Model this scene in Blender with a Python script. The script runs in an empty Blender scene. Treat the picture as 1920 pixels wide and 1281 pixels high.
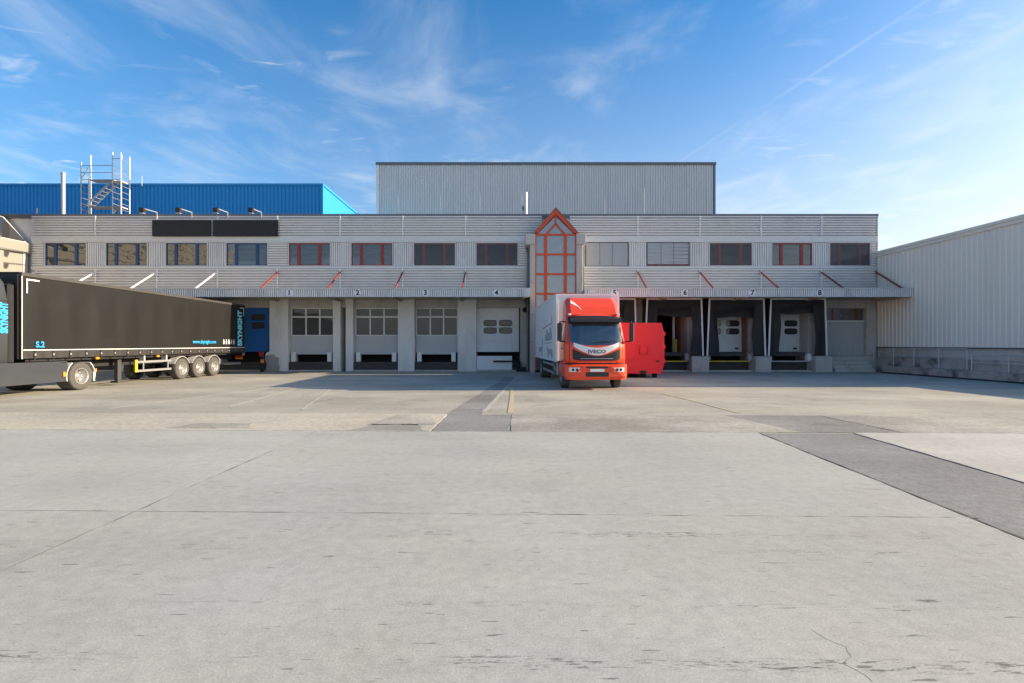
import bpy, math, random
from mathutils import Matrix, Vector
R = math.radians
random.seed(7)
S = bpy.context.scene
C = S.collection

# ------------------------------------------------------------------ camera
F, HY, H = 950.0, 645.5, 1.68            # focal length (px of a 1920 wide frame), horizon row, eye height
cd = bpy.data.cameras.new('camera'); cam = bpy.data.objects.new('camera', cd); C.objects.link(cam)
cd.sensor_width = 36.0; cd.lens = F / 1920 * 36; cd.shift_y = (HY - 640.5) / 1920
cd.clip_start = 0.05; cd.clip_end = 3000
cam.location = (0, 0, H); cam.rotation_euler = (R(90), 0, 0)
S.camera = cam

# ------------------------------------------------------------------ light
SUN_EL, SUN_AZ = R(18.0), R(1.2)          # low sun from the right, a hair behind the facade
w = bpy.data.worlds.new('World'); S.world = w; w.use_nodes = True
nt = w.node_tree; nt.nodes.clear()
def N(t, kind, **kw):
    n = t.nodes.new(kind)
    for k, v in kw.items(): setattr(n, k, v)
    return n
def build_world():
    L = nt.links.new
    out = N(nt, 'ShaderNodeOutputWorld'); bg = N(nt, 'ShaderNodeBackground'); bg.inputs[1].default_value = 0.122
    sky = N(nt, 'ShaderNodeTexSky'); sky.sky_type = 'NISHITA'; sky.sun_disc = False
    sky.sun_elevation = SUN_EL; sky.sun_rotation = R(90) - SUN_AZ
    sky.altitude = 400; sky.air_density = 1.0; sky.dust_density = 3.6; sky.ozone_density = 4.0
    hs = N(nt, 'ShaderNodeHueSaturation'); hs.inputs['Saturation'].default_value = 1.5
    L(sky.outputs[0], hs.inputs['Color'])
    tc = N(nt, 'ShaderNodeTexCoord')
    sep = N(nt, 'ShaderNodeSeparateXYZ'); L(tc.outputs['Generated'], sep.inputs[0])
    mx = N(nt, 'ShaderNodeMath', operation='MAXIMUM'); L(sep.outputs[2], mx.inputs[0]); mx.inputs[1].default_value = 0.06
    dv = []
    for k in (0, 1):
        d = N(nt, 'ShaderNodeMath', operation='DIVIDE'); L(sep.outputs[k], d.inputs[0]); L(mx.outputs[0], d.inputs[1]); dv.append(d)
    cb = N(nt, 'ShaderNodeCombineXYZ'); L(dv[0].outputs[0], cb.inputs[0]); L(dv[1].outputs[0], cb.inputs[1])
    def layer(scale, rot, loc, nscale, detail, rough, dist, lo, hi):
        mp = N(nt, 'ShaderNodeMapping'); L(cb.outputs[0], mp.inputs[0])
        mp.inputs['Scale'].default_value = scale; mp.inputs['Rotation'].default_value = (0, 0, rot); mp.inputs['Location'].default_value = loc
        no = N(nt, 'ShaderNodeTexNoise'); L(mp.outputs[0], no.inputs['Vector'])
        no.inputs['Scale'].default_value = nscale; no.inputs['Detail'].default_value = detail
        no.inputs['Roughness'].default_value = rough; no.inputs['Distortion'].default_value = dist
        r = N(nt, 'ShaderNodeMapRange'); r.interpolation_type = 'SMOOTHSTEP'; L(no.outputs[0], r.inputs[0])
        r.inputs[1].default_value = lo; r.inputs[2].default_value = hi
        return r.outputs[0]
    a = layer((1, .7, 1), .35, (3.3, 11.2, 0), 1.9, 8, .56, .5, .44, .84)      # soft veil
    b = layer((.9, 1.7, 1), .15, (8.8, 1.7, 0), 4.2, 7, .54, .7, .52, .80)     # small wisps
    c = layer((.5, .5, 1), .0, (0.7, 8.8, 0), 1.3, 3, .5, .2, .44, .68)        # where the wisps sit
    m1 = N(nt, 'ShaderNodeMath', operation='MULTIPLY'); L(b, m1.inputs[0]); L(c, m1.inputs[1])
    m2 = N(nt, 'ShaderNodeMath', operation='MULTIPLY'); L(a, m2.inputs[0]); m2.inputs[1].default_value = .62
    ad = N(nt, 'ShaderNodeMath', operation='MAXIMUM'); L(m1.outputs[0], ad.inputs[0]); L(m2.outputs[0], ad.inputs[1])
    m3 = N(nt, 'ShaderNodeMath', operation='MULTIPLY'); L(ad.outputs[0], m3.inputs[0]); m3.inputs[1].default_value = .58
    # one thin contrail: a great circle through two directions
    d1 = Vector(((1740-960)/F, 1, (HY-0)/F)).normalized(); d2 = Vector(((1540-960)/F, 1, (HY-130)/F)).normalized()
    nrm = d1.cross(d2).normalized()
    vm = N(nt, 'ShaderNodeVectorMath', operation='DOT_PRODUCT'); L(tc.outputs['Generated'], vm.inputs[0]); vm.inputs[1].default_value = nrm
    ab = N(nt, 'ShaderNodeMath', operation='ABSOLUTE'); L(vm.outputs['Value'], ab.inputs[0])
    cr = N(nt, 'ShaderNodeMapRange'); cr.interpolation_type = 'SMOOTHSTEP'; L(ab.outputs[0], cr.inputs[0])
    cr.inputs[1].default_value = .0045; cr.inputs[2].default_value = .0; cr.inputs[3].default_value = 0; cr.inputs[4].default_value = .22
    cm = N(nt, 'ShaderNodeMath', operation='MULTIPLY'); L(cr.outputs[0], cm.inputs[0]); L(c, cm.inputs[1])
    tot = N(nt, 'ShaderNodeMath', operation='MAXIMUM'); L(m3.outputs[0], tot.inputs[0]); L(cm.outputs[0], tot.inputs[1])
    # thin haze: thick towards the horizon and towards the sun
    hz_ = N(nt, 'ShaderNodeMapRange'); L(sep.outputs[2], hz_.inputs[0]); hz_.inputs[1].default_value = .72; hz_.inputs[2].default_value = .0
    hp = N(nt, 'ShaderNodeMath', operation='POWER'); L(hz_.outputs[0], hp.inputs[0]); hp.inputs[1].default_value = 1.9
    sv = N(nt, 'ShaderNodeVectorMath', operation='DOT_PRODUCT'); L(tc.outputs['Generated'], sv.inputs[0]); sv.inputs[1].default_value = (math.cos(SUN_EL)*math.cos(SUN_AZ), math.cos(SUN_EL)*math.sin(SUN_AZ), math.sin(SUN_EL))
    sr = N(nt, 'ShaderNodeMapRange'); L(sv.outputs['Value'], sr.inputs[0])
    for k, v in zip((1, 2, 3, 4), (-.3, .8, .48, 1.1)): sr.inputs[k].default_value = v
    hm = N(nt, 'ShaderNodeMath', operation='MULTIPLY'); hm.use_clamp = True; L(hp.outputs[0], hm.inputs[0]); L(sr.outputs[0], hm.inputs[1])
    hmix = N(nt, 'ShaderNodeMixRGB'); L(hm.outputs[0], hmix.inputs[0]); L(hs.outputs[0], hmix.inputs[1]); hmix.inputs[2].default_value = (3.0, 3.3, 3.8, 1)
    mix = N(nt, 'ShaderNodeMixRGB'); L(tot.outputs[0], mix.inputs[0]); L(hmix.outputs[0], mix.inputs[1]); mix.inputs[2].default_value = (3.6, 3.9, 4.3, 1)
    L(mix.outputs[0], bg.inputs[0]); L(bg.outputs[0], out.inputs[0])
build_world()
sd = bpy.data.lights.new('sun', 'SUN'); sun = bpy.data.objects.new('sun', sd); C.objects.link(sun)
sd.energy = 4.0; sd.angle = R(.55); sd.color = (1, .885, .72)
sdir = Vector((math.cos(SUN_EL)*math.cos(SUN_AZ), math.cos(SUN_EL)*math.sin(SUN_AZ), math.sin(SUN_EL)))
sun.rotation_euler = sdir.to_track_quat('Z', 'Y').to_euler()
S.view_settings.view_transform = 'Standard'; S.view_settings.look = 'None'
S.view_settings.exposure = 1.31; S.view_settings.gamma = 1
S.view_settings.use_white_balance = True; S.view_settings.white_balance_temperature = 7600; S.view_settings.white_balance_tint = 10

# ------------------------------------------------------------------ helpers
def PX(px, D): return (px - 960) * D / F
def PZ(py, D): return H + (HY - py) * D / F

def mat(name, col, rough=.6, metal=0., var=.12, scale=1.5, dirt=None, dirt_amt=0., dscale=(1, 1, 1), bump=0., bscale=40, ior=1.45, coat=0., emit=None):
    m = bpy.data.materials.new(name); m.use_nodes = True
    t = m.node_tree; L = t.links.new; p = t.nodes['Principled BSDF']
    p.inputs['Roughness'].default_value = rough; p.inputs['Metallic'].default_value = metal; p.inputs['IOR'].default_value = ior
    p.inputs['Coat Weight'].default_value = coat; p.inputs['Coat Roughness'].default_value = .08
    g = N(t, 'ShaderNodeNewGeometry')
    no = N(t, 'ShaderNodeTexNoise'); L(g.outputs['Position'], no.inputs['Vector'])
    no.inputs['Scale'].default_value = scale; no.inputs['Detail'].default_value = 6; no.inputs['Roughness'].default_value = .62
    mx = N(t, 'ShaderNodeMixRGB'); L(no.outputs[0], mx.inputs[0])
    mx.inputs[1].default_value = (*[c*(1-var) for c in col], 1); mx.inputs[2].default_value = (*[min(1, c*(1+var)) for c in col], 1)
    o = mx.outputs[0]
    if dirt:
        mp = N(t, 'ShaderNodeMapping'); mp.inputs['Scale'].default_value = dscale; L(g.outputs['Position'], mp.inputs[0])
        n2 = N(t, 'ShaderNodeTexNoise'); L(mp.outputs[0], n2.inputs['Vector']); n2.inputs['Scale'].default_value = 1.; n2.inputs['Detail'].default_value = 8
        n2.inputs['Roughness'].default_value = .68
        r = N(t, 'ShaderNodeMapRange'); r.interpolation_type = 'SMOOTHSTEP'; L(n2.outputs[0], r.inputs[0]); r.inputs[1].default_value = .46; r.inputs[2].default_value = .72; r.inputs[4].default_value = dirt_amt
        m2 = N(t, 'ShaderNodeMixRGB'); L(r.outputs[0], m2.inputs[0]); L(o, m2.inputs[1]); m2.inputs[2].default_value = (*dirt, 1); o = m2.outputs[0]
    L(o, p.inputs['Base Color'])
    if bump:
        n3 = N(t, 'ShaderNodeTexNoise'); L(g.outputs['Position'], n3.inputs['Vector']); n3.inputs['Scale'].default_value = bscale; n3.inputs['Detail'].default_value = 4
        b = N(t, 'ShaderNodeBump'); b.inputs['Strength'].default_value = bump; b.inputs['Distance'].default_value = .02; L(n3.outputs[0], b.inputs['Height']); L(b.outputs[0], p.inputs['Normal'])
    if emit:
        p.inputs['Emission Color'].default_value = (*emit, 1); p.inputs['Emission Strength'].default_value = 1.
    return m

def ground_mat(name, col, streak=0., speck=.25, patch=.16, warm=(.0, .0, .0), streak_rows=(), oil=.12, tone=.035):
    m = bpy.data.materials.new(name); m.use_nodes = True
    t = m.node_tree; L = t.links.new; p = t.nodes['Principled BSDF']; p.inputs['Roughness'].default_value = .9; p.inputs['Specular IOR Level'].default_value = .25
    g = N(t, 'ShaderNodeNewGeometry')
    def noise(scale, detail=6, rough=.6, vec=None, dist=0.):
        n = N(t, 'ShaderNodeTexNoise'); L(vec or g.outputs['Position'], n.inputs['Vector']); n.inputs['Scale'].default_value = scale
        n.inputs['Detail'].default_value = detail; n.inputs['Roughness'].default_value = rough; n.inputs['Distortion'].default_value = dist; return n.outputs[0]
    def mr(src, a, b, c=0., d=1.):
        r = N(t, 'ShaderNodeMapRange'); r.interpolation_type = 'SMOOTHSTEP'; L(src, r.inputs[0])
        for k, v in zip((1, 2, 3, 4), (a, b, c, d)): r.inputs[k].default_value = v
        return r.outputs[0]
    def mul(a, b):
        q = N(t, 'ShaderNodeMath', operation='MULTIPLY'); L(a, q.inputs[0])
        if isinstance(b, float): q.inputs[1].default_value = b
        else: L(b, q.inputs[1])
        return q.outputs[0]
    def mapped(sc, loc=(0, 0, 0), rot=0):
        mp = N(t, 'ShaderNodeMapping'); mp.inputs['Scale'].default_value = sc; mp.inputs['Location'].default_value = loc; mp.inputs['Rotation'].default_value = (0, 0, rot); L(g.outputs['Position'], mp.inputs[0]); return mp.outputs[0]
    v = mr(noise(.35, 7, .6), .3, .7, 1-patch, 1+patch)
    v = mul(v, mr(noise(.25, 5, .6, mapped((.5, 2.2, 1))), .3, .7, 1-patch*.7, 1+patch*.7))
    v = mul(v, mr(noise(9, 5, .75), .3, .7, 1-speck*.5, 1+speck*.5))
    v = mul(v, mr(noise(75, 3, .8), .3, .72, 1-speck, 1+speck))
    v = mul(v, mr(noise(150, 1, .5), .60, .72, 1., 1-speck*1.1))     # dark pores
    v = mul(v, mr(noise(120, 1, .5, mapped((1, 1, 1), (31, 5, 2))), .64, .74, 1., 1+speck*.9))    # pale grains
    oi = N(t, 'ShaderNodeObjectInfo'); v = mul(v, mr(oi.outputs['Random'], 0, 1, 1-tone, 1+tone))
    v = mul(v, mr(noise(.55, 6, .7, mapped((1, 1, 1), (17, 8, 0)), .8), .56, .74, 1., 1-oil))          # old oil and tyre grime
    v = mul(v, mr(noise(1.6, 4, .7, mapped((.35, 2.4, 1), (3, 21, 0)), .3), .56, .76, 1., 1-oil*.8))
    if streak:
        a = mr(noise(1., 3, .55, mapped((3.2, 26., 1))), .665, .71)                # short dark scrapes running across
        v = mul(v, mr(a, 0, 1, 1, 1-streak*.85))
        sx = N(t, 'ShaderNodeSeparateXYZ'); L(g.outputs['Position'], sx.inputs[0])
        for (y0, wd, amt) in streak_rows:
            q = N(t, 'ShaderNodeMath', operation='MULTIPLY_ADD'); L(sx.outputs[0], q.inputs[0]); q.inputs[1].default_value = .02; L(sx.outputs[1], q.inputs[2])
            s = N(t, 'ShaderNodeMath', operation='SUBTRACT'); L(q.outputs[0], s.inputs[0]); s.inputs[1].default_value = y0
            ab = N(t, 'ShaderNodeMath', operation='ABSOLUTE'); L(s.outputs[0], ab.inputs[0])
            row = mr(ab.outputs[0], wd, wd*.2)
            d = mul(mul(row, mr(noise(1., 4, .75, mapped((7., 42., 1), (y0, 0, 0))), .50, .60)), mr(noise(1., 3, .6, mapped((.9, .3, 1), (y0*3, 1, 0))), .40, .62))
            v = mul(v, mr(d, 0, 1, 1, 1-amt))
    mx = N(t, 'ShaderNodeMixRGB'); L(mr(noise(.5, 4, .6, mapped((1, 1, 1), (9, 3, 0))), .35, .7), mx.inputs[0])
    mx.inputs[1].default_value = (*col, 1); mx.inputs[2].default_value = (*[c+q for c, q in zip(col, warm)], 1)
    sc = N(t, 'ShaderNodeVectorMath', operation='SCALE'); L(mx.outputs[0], sc.inputs[0]); L(v, sc.inputs['Scale'])
    L(sc.outputs[0], p.inputs['Base Color'])
    b = N(t, 'ShaderNodeBump'); b.inputs['Strength'].default_value = .22; b.inputs['Distance'].default_value = .004; L(noise(60, 4, .7), b.inputs['Height']); L(b.outputs[0], p.inputs['Normal'])
    return m

class MB:
    def __init__(s): s.v = []; s.f = []
    def add(s, vs, fs):
        o = len(s.v); s.v += [tuple(a) for a in vs]; s.f += [tuple(i+o for i in f) for f in fs]; return s
    def box(s, x0, x1, y0, y1, z0, z1):
        if x0 > x1: x0, x1 = x1, x0
        if y0 > y1: y0, y1 = y1, y0
        if z0 > z1: z0, z1 = z1, z0
        return s.add([(x0,y0,z0),(x1,y0,z0),(x1,y1,z0),(x0,y1,z0),(x0,y0,z1),(x1,y0,z1),(x1,y1,z1),(x0,y1,z1)],
                     [(0,3,2,1),(4,5,6,7),(0,1,5,4),(1,2,6,5),(2,3,7,6),(3,0,4,7)])
    def cbox(s, x0, x1, y0, y1, z0, z1, c=.01):      # chamfered on the vertical and top edges
        ps = [(x0+c,y0),(x1-c,y0),(x1,y0+c),(x1,y1-c),(x1-c,y1),(x0+c,y1),(x0,y1-c),(x0,y0+c)]
        cx, cy = (x0+x1)/2, (y0+y1)/2
        ins = [(cx+(a-cx)*(1-c/max(1e-6, abs(x1-x0)/2)), cy+(b-cy)*(1-c/max(1e-6, abs(y1-y0)/2))) for a, b in ps]
        vs = [(a,b,z0) for a,b in ps]+[(a,b,z1-c) for a,b in ps]+[(a,b,z1) for a,b in ins]
        fs = [tuple(reversed(range(8)))]+[(i,(i+1)%8,8+(i+1)%8,8+i) for i in range(8)]+[(8+i,8+(i+1)%8,16+(i+1)%8,16+i) for i in range(8)]+[tuple(range(16,24))]
        return s.add(vs, fs)
    def prism(s, poly, axis, a, b):                 # poly in the other two axes (in x,y,z order)
        def P(p, t): return {'x': (t, p[0], p[1]), 'y': (p[0], t, p[1]), 'z': (p[0], p[1], t)}[axis]
        n = len(poly)
        ar = sum(poly[i][0]*poly[(i+1)%n][1]-poly[(i+1)%n][0]*poly[i][1] for i in range(n))
        if (ar > 0) == (axis == 'y'): poly = poly[::-1]
        if a > b: a, b = b, a
        vs = [P(p, a) for p in poly]+[P(p, b) for p in poly]
        return s.add(vs, [tuple(reversed(range(n))), tuple(range(n, 2*n))]+[(i,(i+1)%n,n+(i+1)%n,n+i) for i in range(n)])
    def bar(s, p, q, w, h=None, up=(0,0,1)):        # rectangular bar from p to q
        p, q = Vector(p), Vector(q); d = (q-p).normalized(); up = Vector(up)
        if abs(d.dot(up)) > .98: up = Vector((1,0,0)) if abs(d.x) < .9 else Vector((0,1,0))
        x = d.cross(up).normalized()*(w/2); y = x.normalized().cross(d).normalized()*((h or w)/2)
        vs = [p-x-y,p+x-y,p+x+y,p-x+y,q-x-y,q+x-y,q+x+y,q-x+y]
        return s.add(vs, [(0,3,2,1),(4,5,6,7),(0,1,5,4),(1,2,6,5),(2,3,7,6),(3,0,4,7)])
    def tube(s, p, q, r, n=8, r2=None):
        p, q = Vector(p), Vector(q); d = (q-p).normalized(); up = Vector((0,0,1)) if abs(d.z) < .9 else Vector((1,0,0))
        x = d.cross(up).normalized(); y = x.cross(d).normalized(); r2 = r if r2 is None else r2
        vs = [p+(x*math.cos(t)+y*math.sin(t))*r for t in [i*2*math.pi/n for i in range(n)]]+[q+(x*math.cos(t)+y*math.sin(t))*r2 for t in [i*2*math.pi/n for i in range(n)]]
        return s.add(vs, [tuple(range(n)), tuple(reversed(range(n, 2*n)))]+[(i,n+i,n+(i+1)%n,(i+1)%n) for i in range(n)])
    def lathe(s, prof, c, n=28):                    # around the x axis: prof = [(x, r)]
        vs = []; m = len(prof)
        for i in range(n):
            t = i*2*math.pi/n
            vs += [(c[0]+x, c[1]+r*math.cos(t), c[2]+r*math.sin(t)) for x, r in prof]
        return s.add(vs, [(i*m+k, i*m+k+1, ((i+1)%n)*m+k+1, ((i+1)%n)*m+k) for i in range(n) for k in range(m-1)])
    def grid(s, fn, nu, nv):
        vs = [fn(i/nu, j/nv) for j in range(nv+1) for i in range(nu+1)]
        return s.add(vs, [(j*(nu+1)+i, j*(nu+1)+i+1, (j+1)*(nu+1)+i+1, (j+1)*(nu+1)+i) for j in range(nv) for i in range(nu)])
    def corr(s, P, u0, u1, v0, v1, pitch, depth, duty=.5, slope=.16):
        """trapezoid sheet: ribs repeat along u, run along v; P(u, v, d) gives the point, d = how far it stands out"""
        n = max(1, round((u1-u0)/pitch)); p = (u1-u0)/n; pr = []
        for i in range(n):
            b = u0+i*p
            pr += [(b, 0), (b+p*(1-duty-slope*2)*1.0, 0), (b+p*(1-duty-slope), depth), (b+p*(1-slope), depth)]
        pr.append((u1, 0))
        m = len(pr)
        return s.add([P(u, v0, d) for u, d in pr]+[P(u, v1, d) for u, d in pr], [(i, i+1, m+i+1, m+i) for i in range(m-1)])
    def build(s, name, m, parent=None, smooth=False):
        me = bpy.data.meshes.new(name); me.from_pydata(s.v, [], s.f); me.materials.append(m); me.update()
        if smooth:
            for p in me.polygons: p.use_smooth = True
        o = bpy.data.objects.new(name, me); C.objects.link(o)
        if parent: attach(o, parent)
        return o
def attach(o, parent):
    o.parent = parent
    if parent.get('_world'): o.matrix_parent_inverse = Matrix.Translation(parent.location).inverted()
def tag(o, label=None, cat=None, group=None, kind=None):
    for k, v in (('label', label), ('category', cat), ('group', group), ('kind', kind)):
        if v: o[k] = v
    return o
def thing(name, label, cat, loc=(0,0,0), rz=0, group=None, world=True):
    o = bpy.data.objects.new(name, None); C.objects.link(o); o.location = loc; o.rotation_euler = (0,0,rz); o.empty_display_size = .3
    if world: o['_world'] = True
    return tag(o, label, cat, group)
def text(name, s, size, m, parent, M, bold=0., ex=.002, align='CENTER', sx=1.):
    cu = bpy.data.curves.new(name, 'FONT'); cu.body = s; cu.size = size; cu.extrude = ex; cu.offset = bold; cu.align_x = align; cu.align_y = 'CENTER'; cu.resolution_u = 3
    o = bpy.data.objects.new(name, cu); C.objects.link(o)
    me = bpy.data.meshes.new_from_object(o); bpy.data.objects.remove(o); bpy.data.curves.remove(cu)
    me.transform(M @ Matrix.Diagonal((sx, 1, 1, 1))); me.materials.clear(); me.materials.append(m)
    o = bpy.data.objects.new(name, me); C.objects.link(o)
    if parent: attach(o, parent)
    return o
def frame(o, x, y):       # matrix: text x axis, text y axis, origin
    x, y = Vector(x).normalized(), Vector(y).normalized(); z = x.cross(y)
    m = Matrix((x, y, z)).transposed().to_4x4(); m.translation = Vector(o); return m

# ------------------------------------------------------------------ materials
clad   = mat('cladding_silver', (.74,.715,.69), .45, .1, .06, 1.2, (.58,.56,.54), .45, (.9,.9,.25))
cladv  = mat('cladding_pale', (.74,.72,.69), .45, .1, .06, 1.2, (.40,.40,.40), .4, (1.2,1.2,.25))
trim   = mat('aluminium_trim', (.66,.645,.62), .4, .15, .06, 2.)
trimd  = mat('dark_trim', (.16,.165,.18), .5, .3, .1, 2.)
seam   = mat('seam_strip', (.80,.785,.76), .45, .05, .05, 2.)
canw   = mat('canopy_sheet', (.80,.785,.76), .5, .05, .07, 1.5, (.42,.41,.40), .5, (1.5,1.5,.6))
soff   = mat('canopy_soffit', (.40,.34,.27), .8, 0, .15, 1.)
paintw = mat('painted_wall_white', (.74,.72,.68), .7, 0, .06, .9, (.50,.47,.43), .55, (1.1,1.1,.35))
concr  = mat('grey_concrete', (.50,.465,.42), .85, 0, .14, 1.6, (.28,.25,.22), .6, (1.3,1.3,.5), .15, 30)
concd  = mat('stained_concrete', (.40,.36,.33), .9, 0, .2, 2., (.05,.046,.043), 1., (.9,.9,.8), .2, 25)
greyp  = mat('grey_panel', (.50,.50,.49), .6, 0, .06, 1.2)
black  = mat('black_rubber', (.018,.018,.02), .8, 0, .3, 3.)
blackv = mat('interior_dark_tone', (.02,.019,.018), .9, 0, .3, 1.)
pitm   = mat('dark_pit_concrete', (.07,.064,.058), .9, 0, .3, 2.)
redp   = mat('red_frame_paint', (.34,.036,.024), .45, 0, .10, 3.)
redd   = mat('dark_red_strut', (.26,.045,.032), .5, 0, .12, 3.)
orange = mat('orange_red_frame', (.66,.075,.025), .4, 0, .08, 3.)
bluep  = mat('blue_frame_paint', (.015,.07,.19), .45, 0, .1, 3.)
bluedoor = mat('blue_door_paint', (.008,.14,.42), .45, 0, .06, 1.)
bluehall = mat('blue_hall_sheet', (.003,.27,.60), .8, .0, .06, .5, (.003,.22,.50), .35, (.4,.4,.06))
greyhall = mat('grey_hall_sheet', (.66,.635,.605), .5, .05, .05, .6, (.55,.53,.505), .6, (2.5,.2,.03))
rightsheet = mat('warehouse_sheet', (.80,.73,.63), .55, .0, .04, .35, (.70,.63,.54), .55, (.5,1.2,.12))
cream  = mat('cream_wall', (.25,.24,.21), .8, 0, .06, 1., (.20,.185,.155), .4, (.6,.6,.5))
galv   = mat('galvanised_steel', (.36,.365,.375), .42, .45, .12, 5.)
galvd  = mat('weathered_rail_steel', (.56,.55,.54), .5, .15, .15, 5.)
white  = mat('white_paint', (.78,.78,.77), .45, 0, .04, 2.)
doorw  = mat('white_sectional_door', (.76,.75,.73), .5, 0, .05, 1.5, (.56,.54,.51), .5, (1.,1.,.6))
tarp   = mat('black_tarpaulin', (.009,.0085,.0083), .5, 0, .18, 1.2, (.015,.0135,.0125), .5, (.6,.6,.9), .05, 2.2)
shelt  = mat('shelter_fabric', (.018,.017,.018), .65, 0, .3, 1.5, (.06,.056,.052), .45, (1.2,1.2,.7), .3, 3.)
blackp = mat('black_plastic', (.02,.02,.022), .45, 0, .2, 4.)
tyre   = mat('tyre_rubber', (.075,.071,.066), .85, 0, .2, 8.)
rimm   = mat('rim_steel', (.34,.335,.33), .4, .5, .1, 10.)
truckr = mat('truck_red_orange', (.90,.070,.020), .34, 0, .05, 2., (.52,.085,.05), .28, (1.6,1.6,2.2), coat=.45)
contr  = mat('container_red', (.92,.018,.026), .4, 0, .06, 2., (.74,.015,.02), .4, (1.5,1.5,.8), coat=.1, bump=.35, bscale=1.4)
boxw   = mat('white_box_body', (.82,.81,.79), .45, 0, .03, 1., (.60,.59,.57), .35, (.8,.8,.4))
skirt  = mat('grey_side_skirt', (.040,.045,.054), .38, 0, .15, 2., coat=.4)
cyan   = mat('cyan_lettering', (.02,.38,.72), .5, 0, .04, 3.)
cyanl  = mat('sunlit_cyan_lettering', (.16,.72,.86), .5, 0, .04, 3.)  # brighter cyan gives the canopy-shaded rear lettering a sunlit look
bluel  = mat('blue_print', (.02,.28,.60), .5, 0, .04, 3.)
yellow = mat('yellow_paint', (.72,.50,.04), .6, 0, .1, 4.)
faded  = mat('faded_yellow_line', (.44,.39,.24), .9, 0, .2, 3., (.33,.31,.26), .95, (5,5,5))
fadew  = mat('faded_white_line', (.40,.385,.345), .9, 0, .15, 3., (.33,.315,.27), 1., (5,5,5))
amber  = mat('amber_lens', (.75,.26,.02), .3, 0, .05, 4.)
redl   = mat('red_lens', (.55,.02,.02), .3, 0, .05, 4.)
lens   = mat('headlamp_lens', (.75,.76,.78), .12, .3, .1, 20.)
signbk = mat('black_sign_board', (.016,.016,.017), .55, 0, .15, 1.5)
ink    = mat('black_ink', (.02,.02,.02), .7, 0, .1, 3.)
greyink= mat('grey_print', (.40,.40,.41), .6, 0, .12, 6.)
redink = mat('red_print', (.45,.05,.05), .6, 0, .1, 6.)
blindd = mat('dark_slat_blind', (.27,.25,.235), .5, .2, .1, 3.)
blindl = mat('pale_slat_blind', (.52,.51,.495), .5, .1, .05, 2.)
brown  = mat('brown_door_reveal', (.24,.13,.09), .75, 0, .15, 3.)
wood   = mat('scaffold_deck', (.50,.47,.42), .8, 0, .15, 4.)
roofm  = mat('flat_roof_felt', (.14,.14,.14), .9, 0, .15, 1.)
def glass(name, col, refl_ior, wav, rough=.03):
    m = mat(name, col, rough, 0, .2, .8, ior=refl_ior)
    t = m.node_tree; p = t.nodes['Principled BSDF']; g = N(t, 'ShaderNodeNewGeometry')
    n = N(t, 'ShaderNodeTexNoise'); n.inputs['Scale'].default_value = 1.6; n.inputs['Detail'].default_value = 1; t.links.new(g.outputs['Position'], n.inputs['Vector'])
    b = N(t, 'ShaderNodeBump'); b.inputs['Strength'].default_value = 1.; b.inputs['Distance'].default_value = wav; t.links.new(n.outputs[0], b.inputs['Height']); t.links.new(b.outputs[0], p.inputs['Normal'])
    return m
gl_win  = glass('window_glass', (.035,.036,.036), 2.3, .012)
gl_tow  = glass('tower_glass', (.16,.18,.18), 2.6, .006)
gl_dock = glass('dock_window_glass', (.06,.065,.065), 1.55, .008)
gl_veh  = glass('vehicle_glass', (.03,.035,.04), 2.2, .0)
con_fg = ground_mat('foreground_concrete', (0.388,0.382,0.350), .62, .16, .07, (-.012,-.006,.004), ((4.46,.11,.55),(2.66,.09,.65),(4.1,.08,.4),(3.25,.06,.35)))
con_rt = ground_mat('pale_concrete', (0.430,0.420,0.385), .3, .2, .08)
agg    = ground_mat('exposed_aggregate', (0.455,0.430,0.365), .1, .34, .10, (.03,.01,-.01))
agg2   = ground_mat('worn_grey_strip', (0.335,0.322,0.285), .6, .34, .24, (.02,.015,.0))
yardm  = ground_mat('yard_surface', (0.345,0.330,0.283), .2, .2, .14, (.03,.02,.0), oil=.30)
asph   = ground_mat('asphalt_patch', (0.235,0.232,0.224), .2, .3, .14)
asphd  = ground_mat('asphalt_patch_worn', (0.250,0.242,0.226), .3, .3, .2, oil=.3)

# ------------------------------------------------------------------ ground
def edge_poly(pts, jit, step=.25, seed=1):
    rnd = random.Random(seed); out = []
    n = len(pts)
    for i in range(n):
        a, b = Vector(pts[i]), Vector(pts[(i+1)%n]); k = max(1, int((b-a).length/step)); d = (b-a).normalized(); nr = Vector((-d.y, d.x)); e = 0
        for j in range(k):
            e = e*.6+rnd.uniform(-1, 1)*jit
            out.append(tuple(a+(b-a)*j/k+(nr*e if j else nr*0)))
    return out
def slab(name, pts, z0, z1, m, parent=None, jit=.006, step=.25, seed=1, label=None):
    o = MB().prism(edge_poly(pts, jit, step, seed), 'z', z0, z1).build(name, m, parent)
    return o
g = MB().add([(-500,-300,0),(500,-300,0),(500,900,0),(-500,900,0)], [(0,1,2,3)]).build('ground', yardm); tag(g, kind='structure')
def row(Y, X, k=-.022): return (X, Y+k*X)
J = .005
apron = bpy.data.objects.new('concrete_apron', None); C.objects.link(apron); tag(apron, kind='structure'); apron['_world'] = True
xs = [-28, -20.1, -12.0, -3.76, 4.62]; ys = [-9, -4.2, .3, 4.97, 9.66]
for i in range(len(xs)-1):
    for j in range(len(ys)-1):
        a, b = xs[i]+J, xs[i+1]-J; c, d = ys[j]+J, ys[j+1]-J
        kx = -.045 if i == len(xs)-2 else .0
        slab('slab', [row(c, a), row(c, b+kx*(c-9.6)*-1*0-(.0 if not kx else (9.6-c)*.05)), row(d, b-(.0 if not kx else (9.6-d)*.05)), row(d, a)], -.05, .014, con_fg, apron, .009 if i == len(xs)-2 else .005, .10, i*10+j)
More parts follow.
